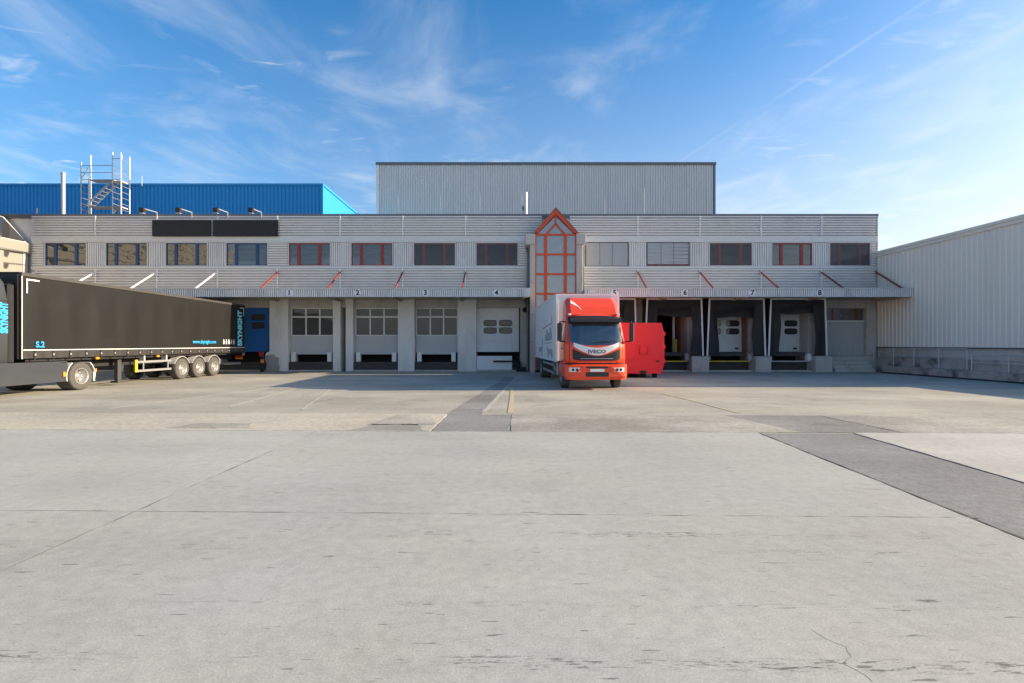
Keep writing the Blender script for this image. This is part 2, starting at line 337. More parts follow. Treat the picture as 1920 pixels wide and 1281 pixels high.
for j, (c, d) in enumerate(((-9,-1.2),(-1.2,9.66))):
    slab('slab', [row(c, 6.42-(9.6-c)*.07), row(c, 20), row(d, 20), row(d, 6.42)], -.05, .014, con_rt, apron, .011, .10, 90+j)
jfm = mat('joint_filler', (.15,.145,.13), .9, 0, .4, 6.)
for x in xs[1:-1]: MB().add([(x-.012,-9,.0137),(x+.012,-9,.0137),(x+.012,9.66-.022*x,.0137),(x-.012,9.66-.022*x,.0137)], [(0,1,2,3)]).build('joint_filler', jfm, apron)
for y in ys[1:]: MB().add([(-28,y+.022*28-.012,.0136),(4.5,y-.022*4.5-.012,.0136),(4.5,y-.022*4.5+.012,.0136),(-28,y+.022*28+.012,.0136)], [(0,1,2,3)]).build('joint_filler', jfm, apron)
st = slab('asphalt_strip', [row(-9, 4.66-(9.6+9)*.05), row(-9, 6.40-(9.6+9)*.07), row(9.6, 6.40), row(9.6, 4.66)], -.05, .006, asph, None, .0, .2, 5); tag(st, kind='structure')
for q, (xa_, ka) in enumerate(((4.645, .05), (6.41, .07))):
    tag(slab('sealant_line', [row(-2, xa_-.012-(9.6+2)*ka), row(-2, xa_+.012-(9.6+2)*ka), row(9.6, xa_+.012), row(9.6, xa_-.012)], -.02, .0125, pitm, None, .010, .12, 70+q), kind='structure')
ks = bpy.data.objects.new('kerb_strip', None); C.objects.link(ks); tag(ks, kind='structure'); ks['_world'] = True
slab('slab', [row(9.70,-40), row(9.70,-1.58), row(12.10,-1.54), row(12.22,-40)], -.05, .010, agg, ks, .012, .15, 31)
slab('slab', [row(9.70,-.02), row(9.70,5.5), row(12.05,5.0), row(12.10,-.02)], -.05, .010, agg2, ks, .012, .15, 32)
slab('slab', [row(9.70,7.4), row(9.70,40), row(12.05,40), row(12.05,7.2)], -.05, .010, agg2, ks, .012, .15, 33)
slab('slab', [row(9.70,5.52), row(9.70,7.38), row(12.05,7.18), row(12.05,5.02)], -.05, .007, asphd, ks, .012, .15, 34)
slab('slab', [row(9.70,-1.55), row(9.70,-.05), row(12.06,-.03), row(12.06,-1.55)], -.05, .006, asph, ks, .03, .12, 35)
# worn patches where the aggregate strip has broken out
for q, (x0, x1, y0, y1) in enumerate(((-6.9,-5.2,9.95,10.55),(-3.2,-1.7,9.75,10.5),(-3.0,-1.62,10.4,11.9))):
    o = slab('slab', [row(y0,x0), row(y0,x1), row(y1,x1-.25), row(y1,x0+.3)], .010, .0135, agg2, ks, .03, .1, 50+q)
# trench repair and markings on the yard
t = slab('trench_repair', [(-1.55,12.12),(-.72,12.12),(.16,25.6),(-.28,26)], .001, .005, asphd, None, .02, .2, 7); tag(t, kind='structure')
def strip(name, a, b, wd, z, m, seed=1, jit=.01):
    a, b = Vector(a), Vector(b); d = (b-a).normalized(); n = Vector((-d.y, d.x))*wd/2
    o = slab(name, [tuple(a-n), tuple(b-n), tuple(b+n), tuple(a+n)], z, z+.003, m, None, jit, .2, seed); return tag(o, kind='structure')
strip('yellow_line', (-.03,12.35), (.02,19.6), .15, .005, faded, 3)
strip('white_line', (-.70,12.5), (.20,25.6), .10, .007, fadew, 4)
strip('yellow_line', (5.55,12.35), (5.15,17.2), .10, .005, faded, 5, .02)
strip('white_line', (-3.5,19.2), (-2.6,23.0), .07, .005, fadew, 6)
for q, (x0,y0,x1,y1) in enumerate(((-10.5,13.2,-9.2,19.5),(-7.6,13.6,-8.3,20.),(-5.4,13.,-6.8,19.))):
    strip('white_line', (x0,y0), (x1,y1), .05, .004, fadew, 60+q, .012)
# thin wandering cracks in the slab
rc_ = random.Random(12)
for q, (x, y, ln, hd) in enumerate(((1.78, 2.5, .55, 96), (.3, 6.6, .6, 70))):
    mb = MB(); a = Vector((x, y)); h = R(hd); k = int(ln/.05)
    for i in range(k):
        h2 = h+rc_.uniform(-1.2, 1.2); b = a+Vector((math.cos(h2), math.sin(h2)))*.05; wd = .0022*(1-i/k*.7)
        mb.bar((a.x,a.y,.0143), (b.x,b.y,.0143), wd, .001); a = b
    tag(mb.build('crack', jfm), kind='structure')

# ------------------------------------------------------------------ main building
D = 31.5
XL, XR = -29.9, 22.66
mb_root = thing('main_building', 'long two-storey silver ribbed loading building with numbered docks and red gabled stair tower', 'building', (0, 36, 0))
ZT, Z1, Z2, Z3, Z4, Z5 = PZ(402, D), PZ(406, D), PZ(443, D), PZ(454.5, D), PZ(500, D), PZ(504, D)
ZL = 4.55
MB().box(XL-8, XR-.02, D+.08, 40, 4.9, ZT-.25).build('upper_wall', clad, mb_root)
MB().box(XL-8, XR+.06, D-.10, 40.1, ZT-.13, ZT).box(XL-8, XR+.04, D-.06, D+.2, ZT-.25, ZT-.131).build('coping', trimd, mb_root)
Pf = lambda u, v, d: (v, D-.01-d, u)       # ribs stacked in z, running in x
Pv = lambda u, v, d: (u, D-.01-d, v)       # ribs along x, running in z
jl = [62, 182, 297, 410, 522, 639, 756, 873, 988]; jr = [1094, 1195, 1311, 1425, 1538, 1641.5]
for js in (jl, jr):
    for a, b in zip(js[:-1], js[1:]):
        x0, x1 = PX(a, D)+.03, PX(b, D)-.03
        xu0 = PX(1068, D) if a == 1094 else x0; xu1 = PX(1016, D) if b == 988 else x1
        MB().corr(Pf, Z2, Z1, xu0, xu1, .157, .13, .52, .08).build('ribbed_panel', clad, mb_root)
        MB().corr(Pf, ZL, Z5-.03, x0, x1, .157, .13, .52, .08).build('ribbed_panel', clad, mb_root)
    for a in js[1:] if js is jl else js[:-1]:
        if a in (988, 1094): continue
        x = PX(a, D)
        MB().box(x-.032, x+.032, D-.165, D+.02, Z2, Z1).build('seam_strip', seam, mb_root); MB().box(x-.032, x+.032, D-.165, D+.02, ZL, Z5-.03).build('seam_strip', seam, mb_root)
    x0, x1 = PX(js[0], D), PX(js[-1], D)
    MB().box(x0, x1, D-.12, D+.05, Z3, Z2-.005).build('window_head_band', trim, mb_root)
    MB().box(x0, x1, D-.15, D+.05, Z5-.02, Z4-.005).build('window_sill_band', trim, mb_root)
# end corner return
MB().box(XR-.03, XR+.03, D-.09, D+.12, ZL, ZT-.26).build('corner_trim', trim, mb_root)
wins = [(85,165,'b'),(199,279,'b'),(311,391,'b'),(424,504,'bd'),(541,621,'r'),(658,738,'r'),(775,855,'rb'),(892,972,'rb'),
        (1097,1178,'closed'),(1212,1292,'closed2'),(1328,1410,'rb'),(1445,1523,'r'),(1553,1631,'rb')]
def window(x0, x1, z0, z1, kind, y=D):
    fm = bluep if kind[0] == 'b' else redp
    w_ = MB()
    for a in (x0, x1-.05): w_.box(a, a+.05, y-.10, y+.05, z0, z1)
    w_.box(x0+.05, x1-.05, y-.10, y+.05, z1-.05, z1)
    w_.box(x0+.05, x1-.05, y-.10, y+.05, z0, z0+.04)
    W = w_.build('window', trimd if kind.startswith('closed') else trim, mb_root)
    a0, a1, b0, b1 = x0+.05, x1-.05, z0+.04, z1-.05; t = .055; wd = a1-a0
    MB().box(a0, a0+t, y-.045, y+.03, b0, b1).box(a1-t, a1, y-.045, y+.03, b0, b1).box(a0+t, a1-t, y-.045, y+.03, b0, b0+t).box(a0+t, a1-t, y-.045, y+.03, b1-t, b1).build('window_frame', fm, W)
    m1, m2 = a0+wd*.235, a0+wd*.745; mw = .085
    for m_ in (m1, m2): MB().box(m_-mw, m_+mw, y-.055, y+.03, b0+t, b1-t).build('mullion', fm, W)
    for p, q in ((a0+t, m1-mw), (m1+mw, m2-mw), (m2+mw, a1-t)):
        tl = random.uniform(-.004, .004)
        MB().add([(p, y-.005, b0+t),(q, y-.005+tl, b0+t),(q, y-.005+tl, b1-t),(p, y-.005, b1-t),(p, y+.02, b0+t),(q, y+.02, b0+t),(q, y+.02, b1-t),(p, y+.02, b1-t)],
                 [(0,1,2,3),(7,6,5,4),(0,4,5,1),(1,5,6,2),(2,6,7,3),(3,7,4,0)]).build('pane', gl_win, W)
    if kind in ('r', 'bd'):                       # slat blinds just inside the frame bays
        s = MB()
        for p, q in ((a0+t, m1-mw), (m1+mw, m2-mw), (m2+mw, a1-t)):
            if kind == 'bd' and p < m1: continue
            n = 17; cut = random.choice((0, 0, 0, 3, 6))
            for i in range(cut, n):
                z = b0+t+(b1-b0-2*t)*(i+.6)/n
                s.add([(p+.01, y-.034, z-.014),(q-.01, y-.034, z-.014),(q-.01, y-.010, z+.012),(p+.01, y-.010, z+.012)], [(0,1,2,3)])
        s.build('blind', blindd, W)
    if kind == 'rb':
        s = MB(); n = 22
        for i in range(n):
            z = b0+(b1-b0)*(i+.5)/n
            s.add([(a0+.01, y-.092, z-.017),(a1-.01, y-.092, z-.017),(a1-.01, y-.062, z+.015),(a0+.01, y-.062, z+.015)], [(0,1,2,3)])
        s.build('blind', blindd, W)
    if kind.startswith('closed'):
        s = MB(); n = 22; lo = b0+(.0 if kind == 'closed' else .10)
        for i in range(n):
            z = lo+(b1-lo)*(i+.5)/n; h = (b1-lo)/n*.50; sk = .0 if kind == 'closed' else .018*math.sin(i*1.7)
            s.add([(a0+.01, y-.088, z-h+sk*.5),(a1-.01, y-.088, z-h-sk),(a1-.01, y-.070, z+h-sk),(a0+.01, y-.070, z+h+sk*.5)], [(0,1,2,3)])
        bl = s.build('blind', blindl, W)
        for fx in (.33, .63): MB().box(a0+wd*fx-.010, a0+wd*fx+.010, y-.096, y-.0885, lo, b1).build('blind_cord', trimd, W)
for k, (a, b, kd) in enumerate(wins): window(PX(a, D), PX(b, D), Z4+.01, Z3-.01, kd)
for a, b in ((165,199),(279,311),(391,424),(621,658),(738,775),(855,892),(1178,1212),(1292,1328),(1410,1445),(1523,1553)):
    x0, x1 = PX(a, D)+.012, PX(b, D)-.012
    MB().corr(Pv, x0, x1, Z4, Z3-.005, .14, .07).build('pier_panel', cladv, mb_root)
for a, b in ((62,85),(504,541),(972,988),(1631,1641)):
    MB().corr(Pf, Z4, Z3-.005, PX(a, D)+.01, PX(b, D)-.01, .157, .11, .52, .08).build('pier_panel', clad, mb_root)

# --- canopies
DC = 28.65; zc0, zc1 = PZ(557, DC), PZ(541, DC)
def canopy(x0, x1, struts, sm, closed_left):
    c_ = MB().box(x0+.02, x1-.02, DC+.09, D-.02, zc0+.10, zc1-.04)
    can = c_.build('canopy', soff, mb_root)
    s = MB().corr(lambda u, v, d: (u, DC+.05-d, v), x0, x1, zc0, zc1-.02, .122, .11, .50, .05).build('fascia_sheet', canw, can)
    MB().box(x0-.02, x1+.02, DC-.085, DC+.10, zc1-.02, zc1+.02).build('fascia_capping', trim, can)
    MB().box(x0, x1, DC+.055, DC+.089, zc0+.01, zc1-.025).build('fascia_backing', trimd, can)
    for a in struts:
        xw = PX(a, D); MB().bar((xw, D-.06, PZ(510, D)), (xw, DC+.55, zc1+.03), .075, .075).box(xw-.07, xw+.07, D-.10, D-.07, PZ(518,D), PZ(504.5,D)).build('strut', sm(a), can)
    n = int((x1-x0)/3.8)
    for i in range(n+1):
        x = x0+.3+(x1-x0-.6)*i/max(1, n)
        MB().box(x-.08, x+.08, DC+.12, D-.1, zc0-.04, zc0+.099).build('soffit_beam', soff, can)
    return can
lit = mat('sunlit_pale_strut', (.66,.65,.63), .5, 0, .06, 3.)  # pale left struts: their sunlit look is put into the colour
canopy(XL+.1, PX(993, DC), (70, 182, 295, 408, 522, 639, 756, 873), lambda a: lit if a < 500 else redd, 0)
canopy(PX(1096, DC), XR-.02, (1195, 1311, 1425, 1538, 1640), lambda a: redd, 1)

# --- round number signs on the fascia
for dn, px in enumerate((543, 671, 798, 931, 1152, 1284, 1410, 1536)):
    x = PX(px, DC-.03); z = PZ(549.3, DC-.03)
    g_ = thing('number_sign', 'round white sign reading %d on the canopy, %s' % (dn+1, ('by the blue door', 'over the middle window bay', 'over the bay beside the white door', 'over the white door by the tower', 'just above the orange truck', 'over the open dark dock', 'over the sagging curtain', 'nearest the grey shutter')[dn]), 'sign', (x, DC-.08, z), 0, 'dock number signs')
    n = 24; r = .205
    vs = [(x+r*math.cos(2*math.pi*i/n), DC-.062, z+r*math.sin(2*math.pi*i/n)*1.05) for i in range(n)]
    vs2 = [(a, DC-.082, c) for a, b, c in vs]
    MB().add(vs+vs2, [tuple(reversed(range(n, 2*n)))[::-1], tuple(range(n))]+[(i, n+i, n+(i+1)%n, (i+1)%n) for i in range(n)]).build('disc', white, g_)
    text('numeral', str(dn+1), .40, ink, g_, frame((x, DC-.086, z), (1,0,0), (0,0,1)), .012, .001)

# --- ground floor: piers, recessed bays, doors
DR = 32.3
low = MB().box(XL, 7.9, 33.0, 33.2, 0, 4.9).box(11.1, XR, 33.0, 33.2, 0, 4.9).build('rear_bay_wall', paintw, mb_root)
MB().box(XL, PX(985,31.5), 31.5, 32.99, 3.955, 4.898).build('lintel', concr, mb_root)
MB().box(PX(1094,31.5), XR, 31.55, 32.99, 4.0, 4.898).build('lintel', concr, mb_root)
def pier(x0, x1, m=paintw, y0=31.25, z1=4.9, yb=32.99):
    return MB().cbox(x0, x1, y0, yb, 0, z1, .012).build('pier', m, mb_root)
DP = 31.25
for a, b in ((505,540),(624,638),(648,662),(746,777),(858,893)): pier(PX(a, DP), PX(b, DP))
pier(PX(974, DP)+.05, PX(988, DP)+.05, concr, 31.65)
pier(-24.2, -23.2); pier(-29.8, -27.6); pier(-19.5, -18.4)
def vision_door(x0, x1, z0, z1, m, cols, y=DR, rows_=(PZ(606,DR), PZ(620,DR)), lower=None, sect=4, ph=.17):
    d = MB().box(x0, x1, y+.03, y+.07, z0, z1).build('dock_door', m, mb_root)
    h = (z1-z0)/sect
    for i in range(sect): MB().box(x0+.01, x1-.01, y-.01, y+.0295, z0+h*i+.006, z0+h*(i+1)-.006).build('section', m, d)
    for xc in cols:
        for zc in rows_:
            pn = []
            for k in range(16):
                a = 2*math.pi*k/16; ex = math.copysign(abs(math.cos(a))**.45, math.cos(a)); ez = math.copysign(abs(math.sin(a))**.45, math.sin(a))
                pn.append((xc+.38*ex, zc+ph*ez))
            MB().prism(pn, 'y', y-.02, y-.0105).build('pane', gl_dock, d)
            MB().prism([(xc+(a-xc)*1.09, zc+(b-zc)*1.18) for a, b in pn], 'y', y-.0145, y-.0102).build('pane_gasket', black, d)
    if lower: MB().box(lower[0], lower[1], y-.03, y-.0105, z0, z0+.5).build('kick_panel', white, d)
    return d
zdt = 3.98
vision_door(-18.38, -15.03, 1.2, zdt-.03, bluedoor, (-15.9, -17.2), y=31.75, rows_=(PZ(596,DR), PZ(611,DR)))
tag(MB().build('x', black), kind='structure') if False else None
D4 = 31.75
vision_door(PX(893,D4), PX(973,D4), 1.2, zdt-.03, doorw, (PX(919,D4), PX(948,D4)), y=D4, rows_=(PZ(606,D4), PZ(620,D4)), lower=(PX(893,D4)+.02, PX(959,D4)))
def dock_front(x0, x1, style=1):
    """low black dock front, levelling plate gap and the sill"""
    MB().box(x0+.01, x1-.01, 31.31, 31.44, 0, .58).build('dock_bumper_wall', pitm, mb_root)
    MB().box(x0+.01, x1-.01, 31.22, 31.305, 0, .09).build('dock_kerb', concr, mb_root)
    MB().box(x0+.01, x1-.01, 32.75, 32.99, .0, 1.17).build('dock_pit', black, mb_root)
def window_bay(x0, x1):
    z0, z1 = PZ(630,31.65), 3.95; y = 31.65
    MB().box(x0, x1, y, y+.15, 1.17, z0).build('bay_panel', greyp, mb_root)
    w_ = MB().box(x0, x0+.07, y-.02, y+.1, z0, z1).box(x1-.07, x1, y-.02, y+.1, z0, z1).box(x0+.07, x1-.07, y-.02, y+.1, z0, z0+.06).box(x0+.07, x1-.07, y-.02, y+.1, z1-.07, z1)
    W = w_.build('bay_window', paintw, mb_root)
    c = [x0+.07+(x1-x0-.14)*k/3 for k in range(4)]; zt = PZ(594.5,31.65)
    mu = MB()
    for k in (1, 2): mu.box(c[k]-.045, c[k]+.045, y-.018, y+.1, z0+.06, z1-.07)
    mu.build('mullion', paintw, W)
    tr = MB()
    for k in range(3): tr.box(c[k]+(.045 if k else 0), c[k+1]-(.045 if k < 2 else 0), y-.016, y+.1, zt-.05, zt+.05)
    tr.build('transom', paintw, W)
    for k in range(3):
        p, q = c[k]+(.045 if k else 0), c[k+1]-(.045 if k < 2 else 0)
        for a, b in ((z0+.06, zt-.05), (zt+.05, z1-.07)):
            MB().box(p, q, y+.03, y+.05, a, b).build('pane', gl_dock, W)
    for xa in (x0+.12, x1-.38):
        MB().box(xa, xa+.26, y-.25, y-.003, .60, 1.17).build('dock_buffer', white, mb_root)
    MB().box(x0+.385, x1-.385, y-.22, y-.005, 1.05, 1.168).build('leveller_lip', greyp, mb_root)
    dock_front(x0, x1)
for xa, xb in ((540, 624), (662, 746), (777, 858)): window_bay(PX(xa, DP)+.02, PX(xb, DP)-.02)
dock_front(PX(893,DP), PX(974,DP)); dock_front(-18.38, -15.05); dock_front(-23.2,-19.5); dock_front(-27.6,-24.2)
MB().box(-23.2, -19.5, 32.4, 32.6, 1.17, 3.97).build('dock_door', doorw, mb_root); MB().box(-27.6, -24.2, 32.4, 32.6, 1.17, 3.97).build('dock_door', doorw, mb_root)
MB().box(PX(638,DP)+.01, PX(648,DP)-.01, 32.2, 32.3, .0, 3.97).build('dark_gap_door', black, mb_root)
# dock 4 lower front: white plinth with leveller seam and small step
MB().box(PX(893,DP)+.02, PX(960,DP), 31.30, 31.44, .10, .95).build('white_plinth', white, mb_root)
s4 = MB().box(PX(925,DP), PX(972,DP), 31.20, 31.299, .57, .67).box(PX(962,DP), PX(976,DP), 31.15, 31.43, .28, .57).box(PX(968,DP), PX(986,DP), 30.85, 31.14, .0, .27).build('black_step', black, mb_root)
wl = MB(); n = 20; cx_, cz_ = PX(985, 31.6), PZ(581, 31.6)
wl.lathe([(0,.0),(.0,.14),(.10,.17),(.16,.14),(.16,0)], (0,0,0), 20)
wl.v = [(cx_+b, 31.69-a, cz_+c) for a, b, c in wl.v]
tag(wl.build('wall_lamp', black), 'round black wall lamp beside the white door under number 4', 'lamp')

# right side docks
for a, b in ((4.25-.35,4.3),(7.05,8.1),(10.85,11.9),(14.7,15.65),(18.32,19.35)):
    pier(a, b, concr, 31.35, 4.0)
pier(PX(1624,31.5), XR-.03, concr, 31.45, 4.9)
def pier_base(a, b): MB().cbox(a, b, 30.55, 31.345, 0, .95, .03).build('pier_base', concr, mb_root)
for a, b in ((7.05,8.1),(10.85,11.9),(14.7,15.65),(18.32,19.35)): pier_base(a, b)
for i, (a, b) in enumerate(((4.3,7.05),(8.1,10.85),(11.9,14.7),(15.65,18.32))):
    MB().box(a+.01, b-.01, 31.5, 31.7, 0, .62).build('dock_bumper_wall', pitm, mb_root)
    MB().box(a+.01, b-.01, 30.9, 31.15, 0, .09).build('dock_kerb', concr, mb_root)
    MB().box(a+.03, b-.03, 31.05, 31.22, .60, .66).build('edge_stripe', yellow if i < 3 else galvd, mb_root)
    MB().box(a+.25, b-.25, 31.22, 32.6, .95, 1.17).build('leveller_plate', pitm, mb_root)
    for x in (a+.02, b-.25): MB().cbox(x, x+.23, 30.95, 31.30, .68, 1.1, .02).build('dock_buffer', concr if i < 3 else white, mb_root)
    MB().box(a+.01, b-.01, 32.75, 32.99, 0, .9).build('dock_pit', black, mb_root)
for xc in (13.45, 17.15):
    x0, x1 = xc-1.38, xc+1.38
    vision_door(x0, x1, 1.2, 3.7, doorw, (xc-.55, xc+.62), rows_=(PZ(606,DR)-.02, PZ(621,DR)-.02), lower=(x0+.05, x1-.05) if xc < 15 else None)
    MB().box(xc+.75, xc+.98, DR-.035, DR-.031, 1.36, 1.46).build('door_handle', black, mb_root)
vision_door(4.35, 7.0, 1.2, 3.7, doorw, (5.1, 6.2))
MB().box(10.62, 10.84, 31.9, 33.0, 1.17, 3.99).build('door_reveal', brown, mb_root); MB().box(14.62, 14.69, 31.6, 32.99, 1.17, 3.99).build('door_reveal', brown, mb_root)
# dock 6 stands open: the hall behind it, its darkness put into near-black walls
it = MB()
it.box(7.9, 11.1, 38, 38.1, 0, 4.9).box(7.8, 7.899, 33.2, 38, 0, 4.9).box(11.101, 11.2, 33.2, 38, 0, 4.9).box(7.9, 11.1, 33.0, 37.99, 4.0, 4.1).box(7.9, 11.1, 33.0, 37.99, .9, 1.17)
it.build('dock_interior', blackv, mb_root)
yp = MB().tube((10.45,32.4,1.17), (10.45,32.4,2.0), .11, 12); yp.build('yellow_guard_post', yellow, mb_root)
MB().box(10.32, 10.46, 32.55, 32.7, 1.17, 3.7).build('door_track', doorw, mb_root)

# end bay: shutter, window over it
xa, xb = PX(1552,31.5), PX(1624,31.5)-.02
sh = MB().corr(lambda u, v, d: (v, 31.72-d, u), .97, 3.10, xa, xb, .125, .06, .5, .06).build('roller_shutter', greyp, mb_root)
MB().box(xa, xb, 31.60, 31.8, 3.10, 3.16).build('window_sill', seam, mb_root)
W = MB().box(xa, xb, 31.74, 31.8, 3.16, 3.92).build('strip_window', trimd, mb_root)
c = [xa+.04, PX(1561,31.7), PX(1606,31.7), xb-.04]
for p, q in zip(c[:-1], c[1:]): MB().box(p+.06, q-.06, 31.715, 31.739, 3.2, 3.88).build('pane', gl_win, W)
for p in c[1:3]: MB().box(p-.055, p+.055, 31.70, 31.739, 3.165, 3.915).build('mullion', redp, W)
MB().box(xa-.3, XR-.03, 31.62, 32.99, 3.92, 4.0).build('lintel', concr, mb_root)
MB().box(19.35, XR-.03, 31.4, 32.99, .0, .965).build('plinth', concr, mb_root)

# --- roof pieces of the main building
def pipe(name, x, y, z0, z1, r, m, cap=True):
    p = MB().tube((x,y,z0), (x,y,z1), r, 14)
    if cap: p.tube((x,y,z1+.0), (x,y,z1+.08), r*1.15, 14)
    return p.build(name, m, mb_root, False)
pipe('chimney', PX(118.5,35), 35, 9.4, PZ(327,35), .13, galv)
pipe('chimney', PX(986.5,36), 36, 9.4, PZ(363,36), .09, white)
pipe('vent_pipe', PX(69,35), 35, 9.4, PZ(390,35), .04, galv, False)
MB().box(PX(981,36)-.05, PX(981,36)+.05, 35.95, 36.05, PZ(394,36), PZ(387,36)).tube((PX(981,36),36,9.4),(PX(981,36),36,PZ(394,36)),.02,6).build('roof_sensor', blackp, mb_root)

# --- gabled stair tower
DT = 30.2
tx = lambda p: PX(p, DT); tz = lambda p: PZ(p, DT)
tw = MB().box(tx(1003), tx(1081), 31.0, 31.45, 0, tz(440)).build('stair_tower', trimd, mb_root)
for a, b in ((994,1003.4),(1080.6,1092)):
    MB().cbox(tx(a), tx(b), DT-.05, 31.44, 0, tz(459)-.002, .012).build('tower_pier', concr, tw)
MB().cbox(tx(985.5), tx(1003.6), DT-.12, 31.44, tz(459), tz(439), .012).build('pier_capital', concr, tw)
MB().cbox(tx(1080.4), tx(1098), DT-.12, 31.44, tz(459), tz(439), .012).build('pier_capital', concr, tw)
for z in (530, 590, 640): 
    MB().box(tx(994)-.006, tx(1003.4)-.02, DT-.056, DT+.3, tz(z)-.012, tz(z)+.012).build('joint_line', trimd, tw)
MB().tube((tx(990),30.75,.1),(tx(990),30.75,tz(470)),.06,10).tube((tx(990),30.75,tz(470)),(tx(988),31.3,tz(455)),.06,10).build('downpipe', trimd, tw)
vx = [1004.3, 1023, 1060, 1079.7]; hz = [440, 477, 514, 551, 588, 625, 662]
gx = [tx(p) for p in vx]; gz = [tz(p) for p in hz]+[.12]
bw = .075
# panes
def pane_poly(poly, m=gl_tow):
    MB().prism(poly, 'y', DT+.06, DT+.085).build('pane', m, tw)
for i in range(3):
    for j in range(7):
        pane_poly([(gx[i]+.04, gz[j+1]+.04), (gx[i+1]-.04, gz[j+1]+.04), (gx[i+1]-.04, gz[j]-.04), (gx[i]+.04, gz[j]-.04)])
axx, axz = tx(1042), tz(391); ex0, ex1, ez = tx(1000.5), tx(1084), tz(437)
iz = tz(420)
pane_poly([(gx[1]+.05, gz[0]+.04), (gx[2]-.05, gz[0]+.04), (axx, iz-.06)])
pane_poly([(gx[0]+.12, gz[0]+.05), (gx[1]-.02, gz[0]+.05), (axx-.05, iz+.06), (axx-.05, axz-.48)])
pane_poly([(gx[3]-.12, gz[0]+.05), (gx[2]+.02, gz[0]+.05), (axx+.05, iz+.06), (axx+.05, axz-.48)])
for i, x in enumerate(gx):
    MB().box(x-bw*(1.25 if i in (1,2) else .6), x+bw*(1.25 if i in (1,2) else .6), DT-.0, DT+.12, .12, gz[0]+(.0 if i in (0,3) else .0)).build('mullion', orange, tw)
for z in gz[:-1]:
    MB().box(gx[0], gx[3], DT+.006, DT+.112, z-bw*.75, z+bw*.75).build('transom', orange, tw)
y0 = DT+.012
for p, q in (((gx[1],y0+.05,gz[0]),(axx,y0+.05,iz)),((gx[2],y0+.05,gz[0]),(axx,y0+.05,iz)),((axx,y0+.056,iz),(axx,y0+.056,axz-.3))):
    MB().bar(p, q, .11, .10, (0,1,0)).build('gable_glazing_bar', orange, tw)
def rafter(xe, sgn):
    t = .24
    MB().prism([(xe, ez), (axx, axz), (axx, axz-t*1.45), (xe-sgn*t*1.1, ez)], 'y', DT-.06, DT+.2).build('bargeboard', orange, tw)
    MB().prism([(xe+sgn*.05, ez-.03), (axx, axz+.06), (axx, axz+.004), (xe-sgn*.0, ez-.03)], 'y', DT-.09, 33.5).build('gable_roof', trimd, tw)
rafter(ex0, -1); rafter(ex1, 1)
MB().prism([(ex0+.1, ez), (ex1-.1, ez), (axx, axz-.12)], 'y', DT+.25, 33.4).build('gable_back', trimd, tw)

# ------------------------------------------------------------------ sign boards and floodlights
for i, (a, b) in enumerate(((286,396),(400,522))):
    o = thing('sign_board', ('blank black sign board nearer the chimney pipe' if i == 0 else 'blank black sign board nearer the red windows'), 'sign', (PX((a+b)/2,D-.2), D-.2, PZ(444,D)), 0, 'blank black sign boards')
    x0, x1 = PX(a, D-.2), PX(b, D-.2)
    MB().box(x0, x1, D-.24, D-.20, PZ(443.5,D-.2), PZ(413.5,D-.2)).build('panel', signbk, o)
    MB().box(x0+.1, x0+.16, D-.195, D-.07, PZ(440,D-.2), PZ(415,D-.2)).box(x1-.16, x1-.1, D-.195, D-.07, PZ(440,D-.2), PZ(415,D-.2)).build('bracket', trimd, o)
    MB().box(x0, x1, D-.245, D-.195, PZ(413.4,D-.2), PZ(412.4,D-.2)).build('edge_trim', trimd, o)
pos = ('nearest the scaffold', 'second from the scaffold', 'third from the scaffold', 'nearest the red windows')
for i, a in enumerate((297, 362, 429, 492)):
    x = PX(a, D); o = thing('floodlight', 'floodlight on a pale arm over the black sign boards, '+pos[i], 'lamp', (x, D, 9.4), 0, 'sign floodlights')
    zt = PZ(402, D); y1 = D-1.35
    zh = PZ(394, y1)
    MB().bar((x, D-.15, PZ(411,D)), (x, D-.15, zt+.1), .06).bar((x, D-.15, zt+.08), (x, y1, zh+.1), .055).build('arm', galv, o)
    MB().prism([(y1-.12, zh-.12), (y1+.10, zh-.18), (y1+.2, zh+.02), (y1-.12, zh+.12)], 'x', x-.13, x+.13).build('lamp_head', blackp, o)
    MB().box(x-.11, x+.11, y1-.10, y1+.08, zh-.205, zh-.182).build('lamp_glass', lens, o)

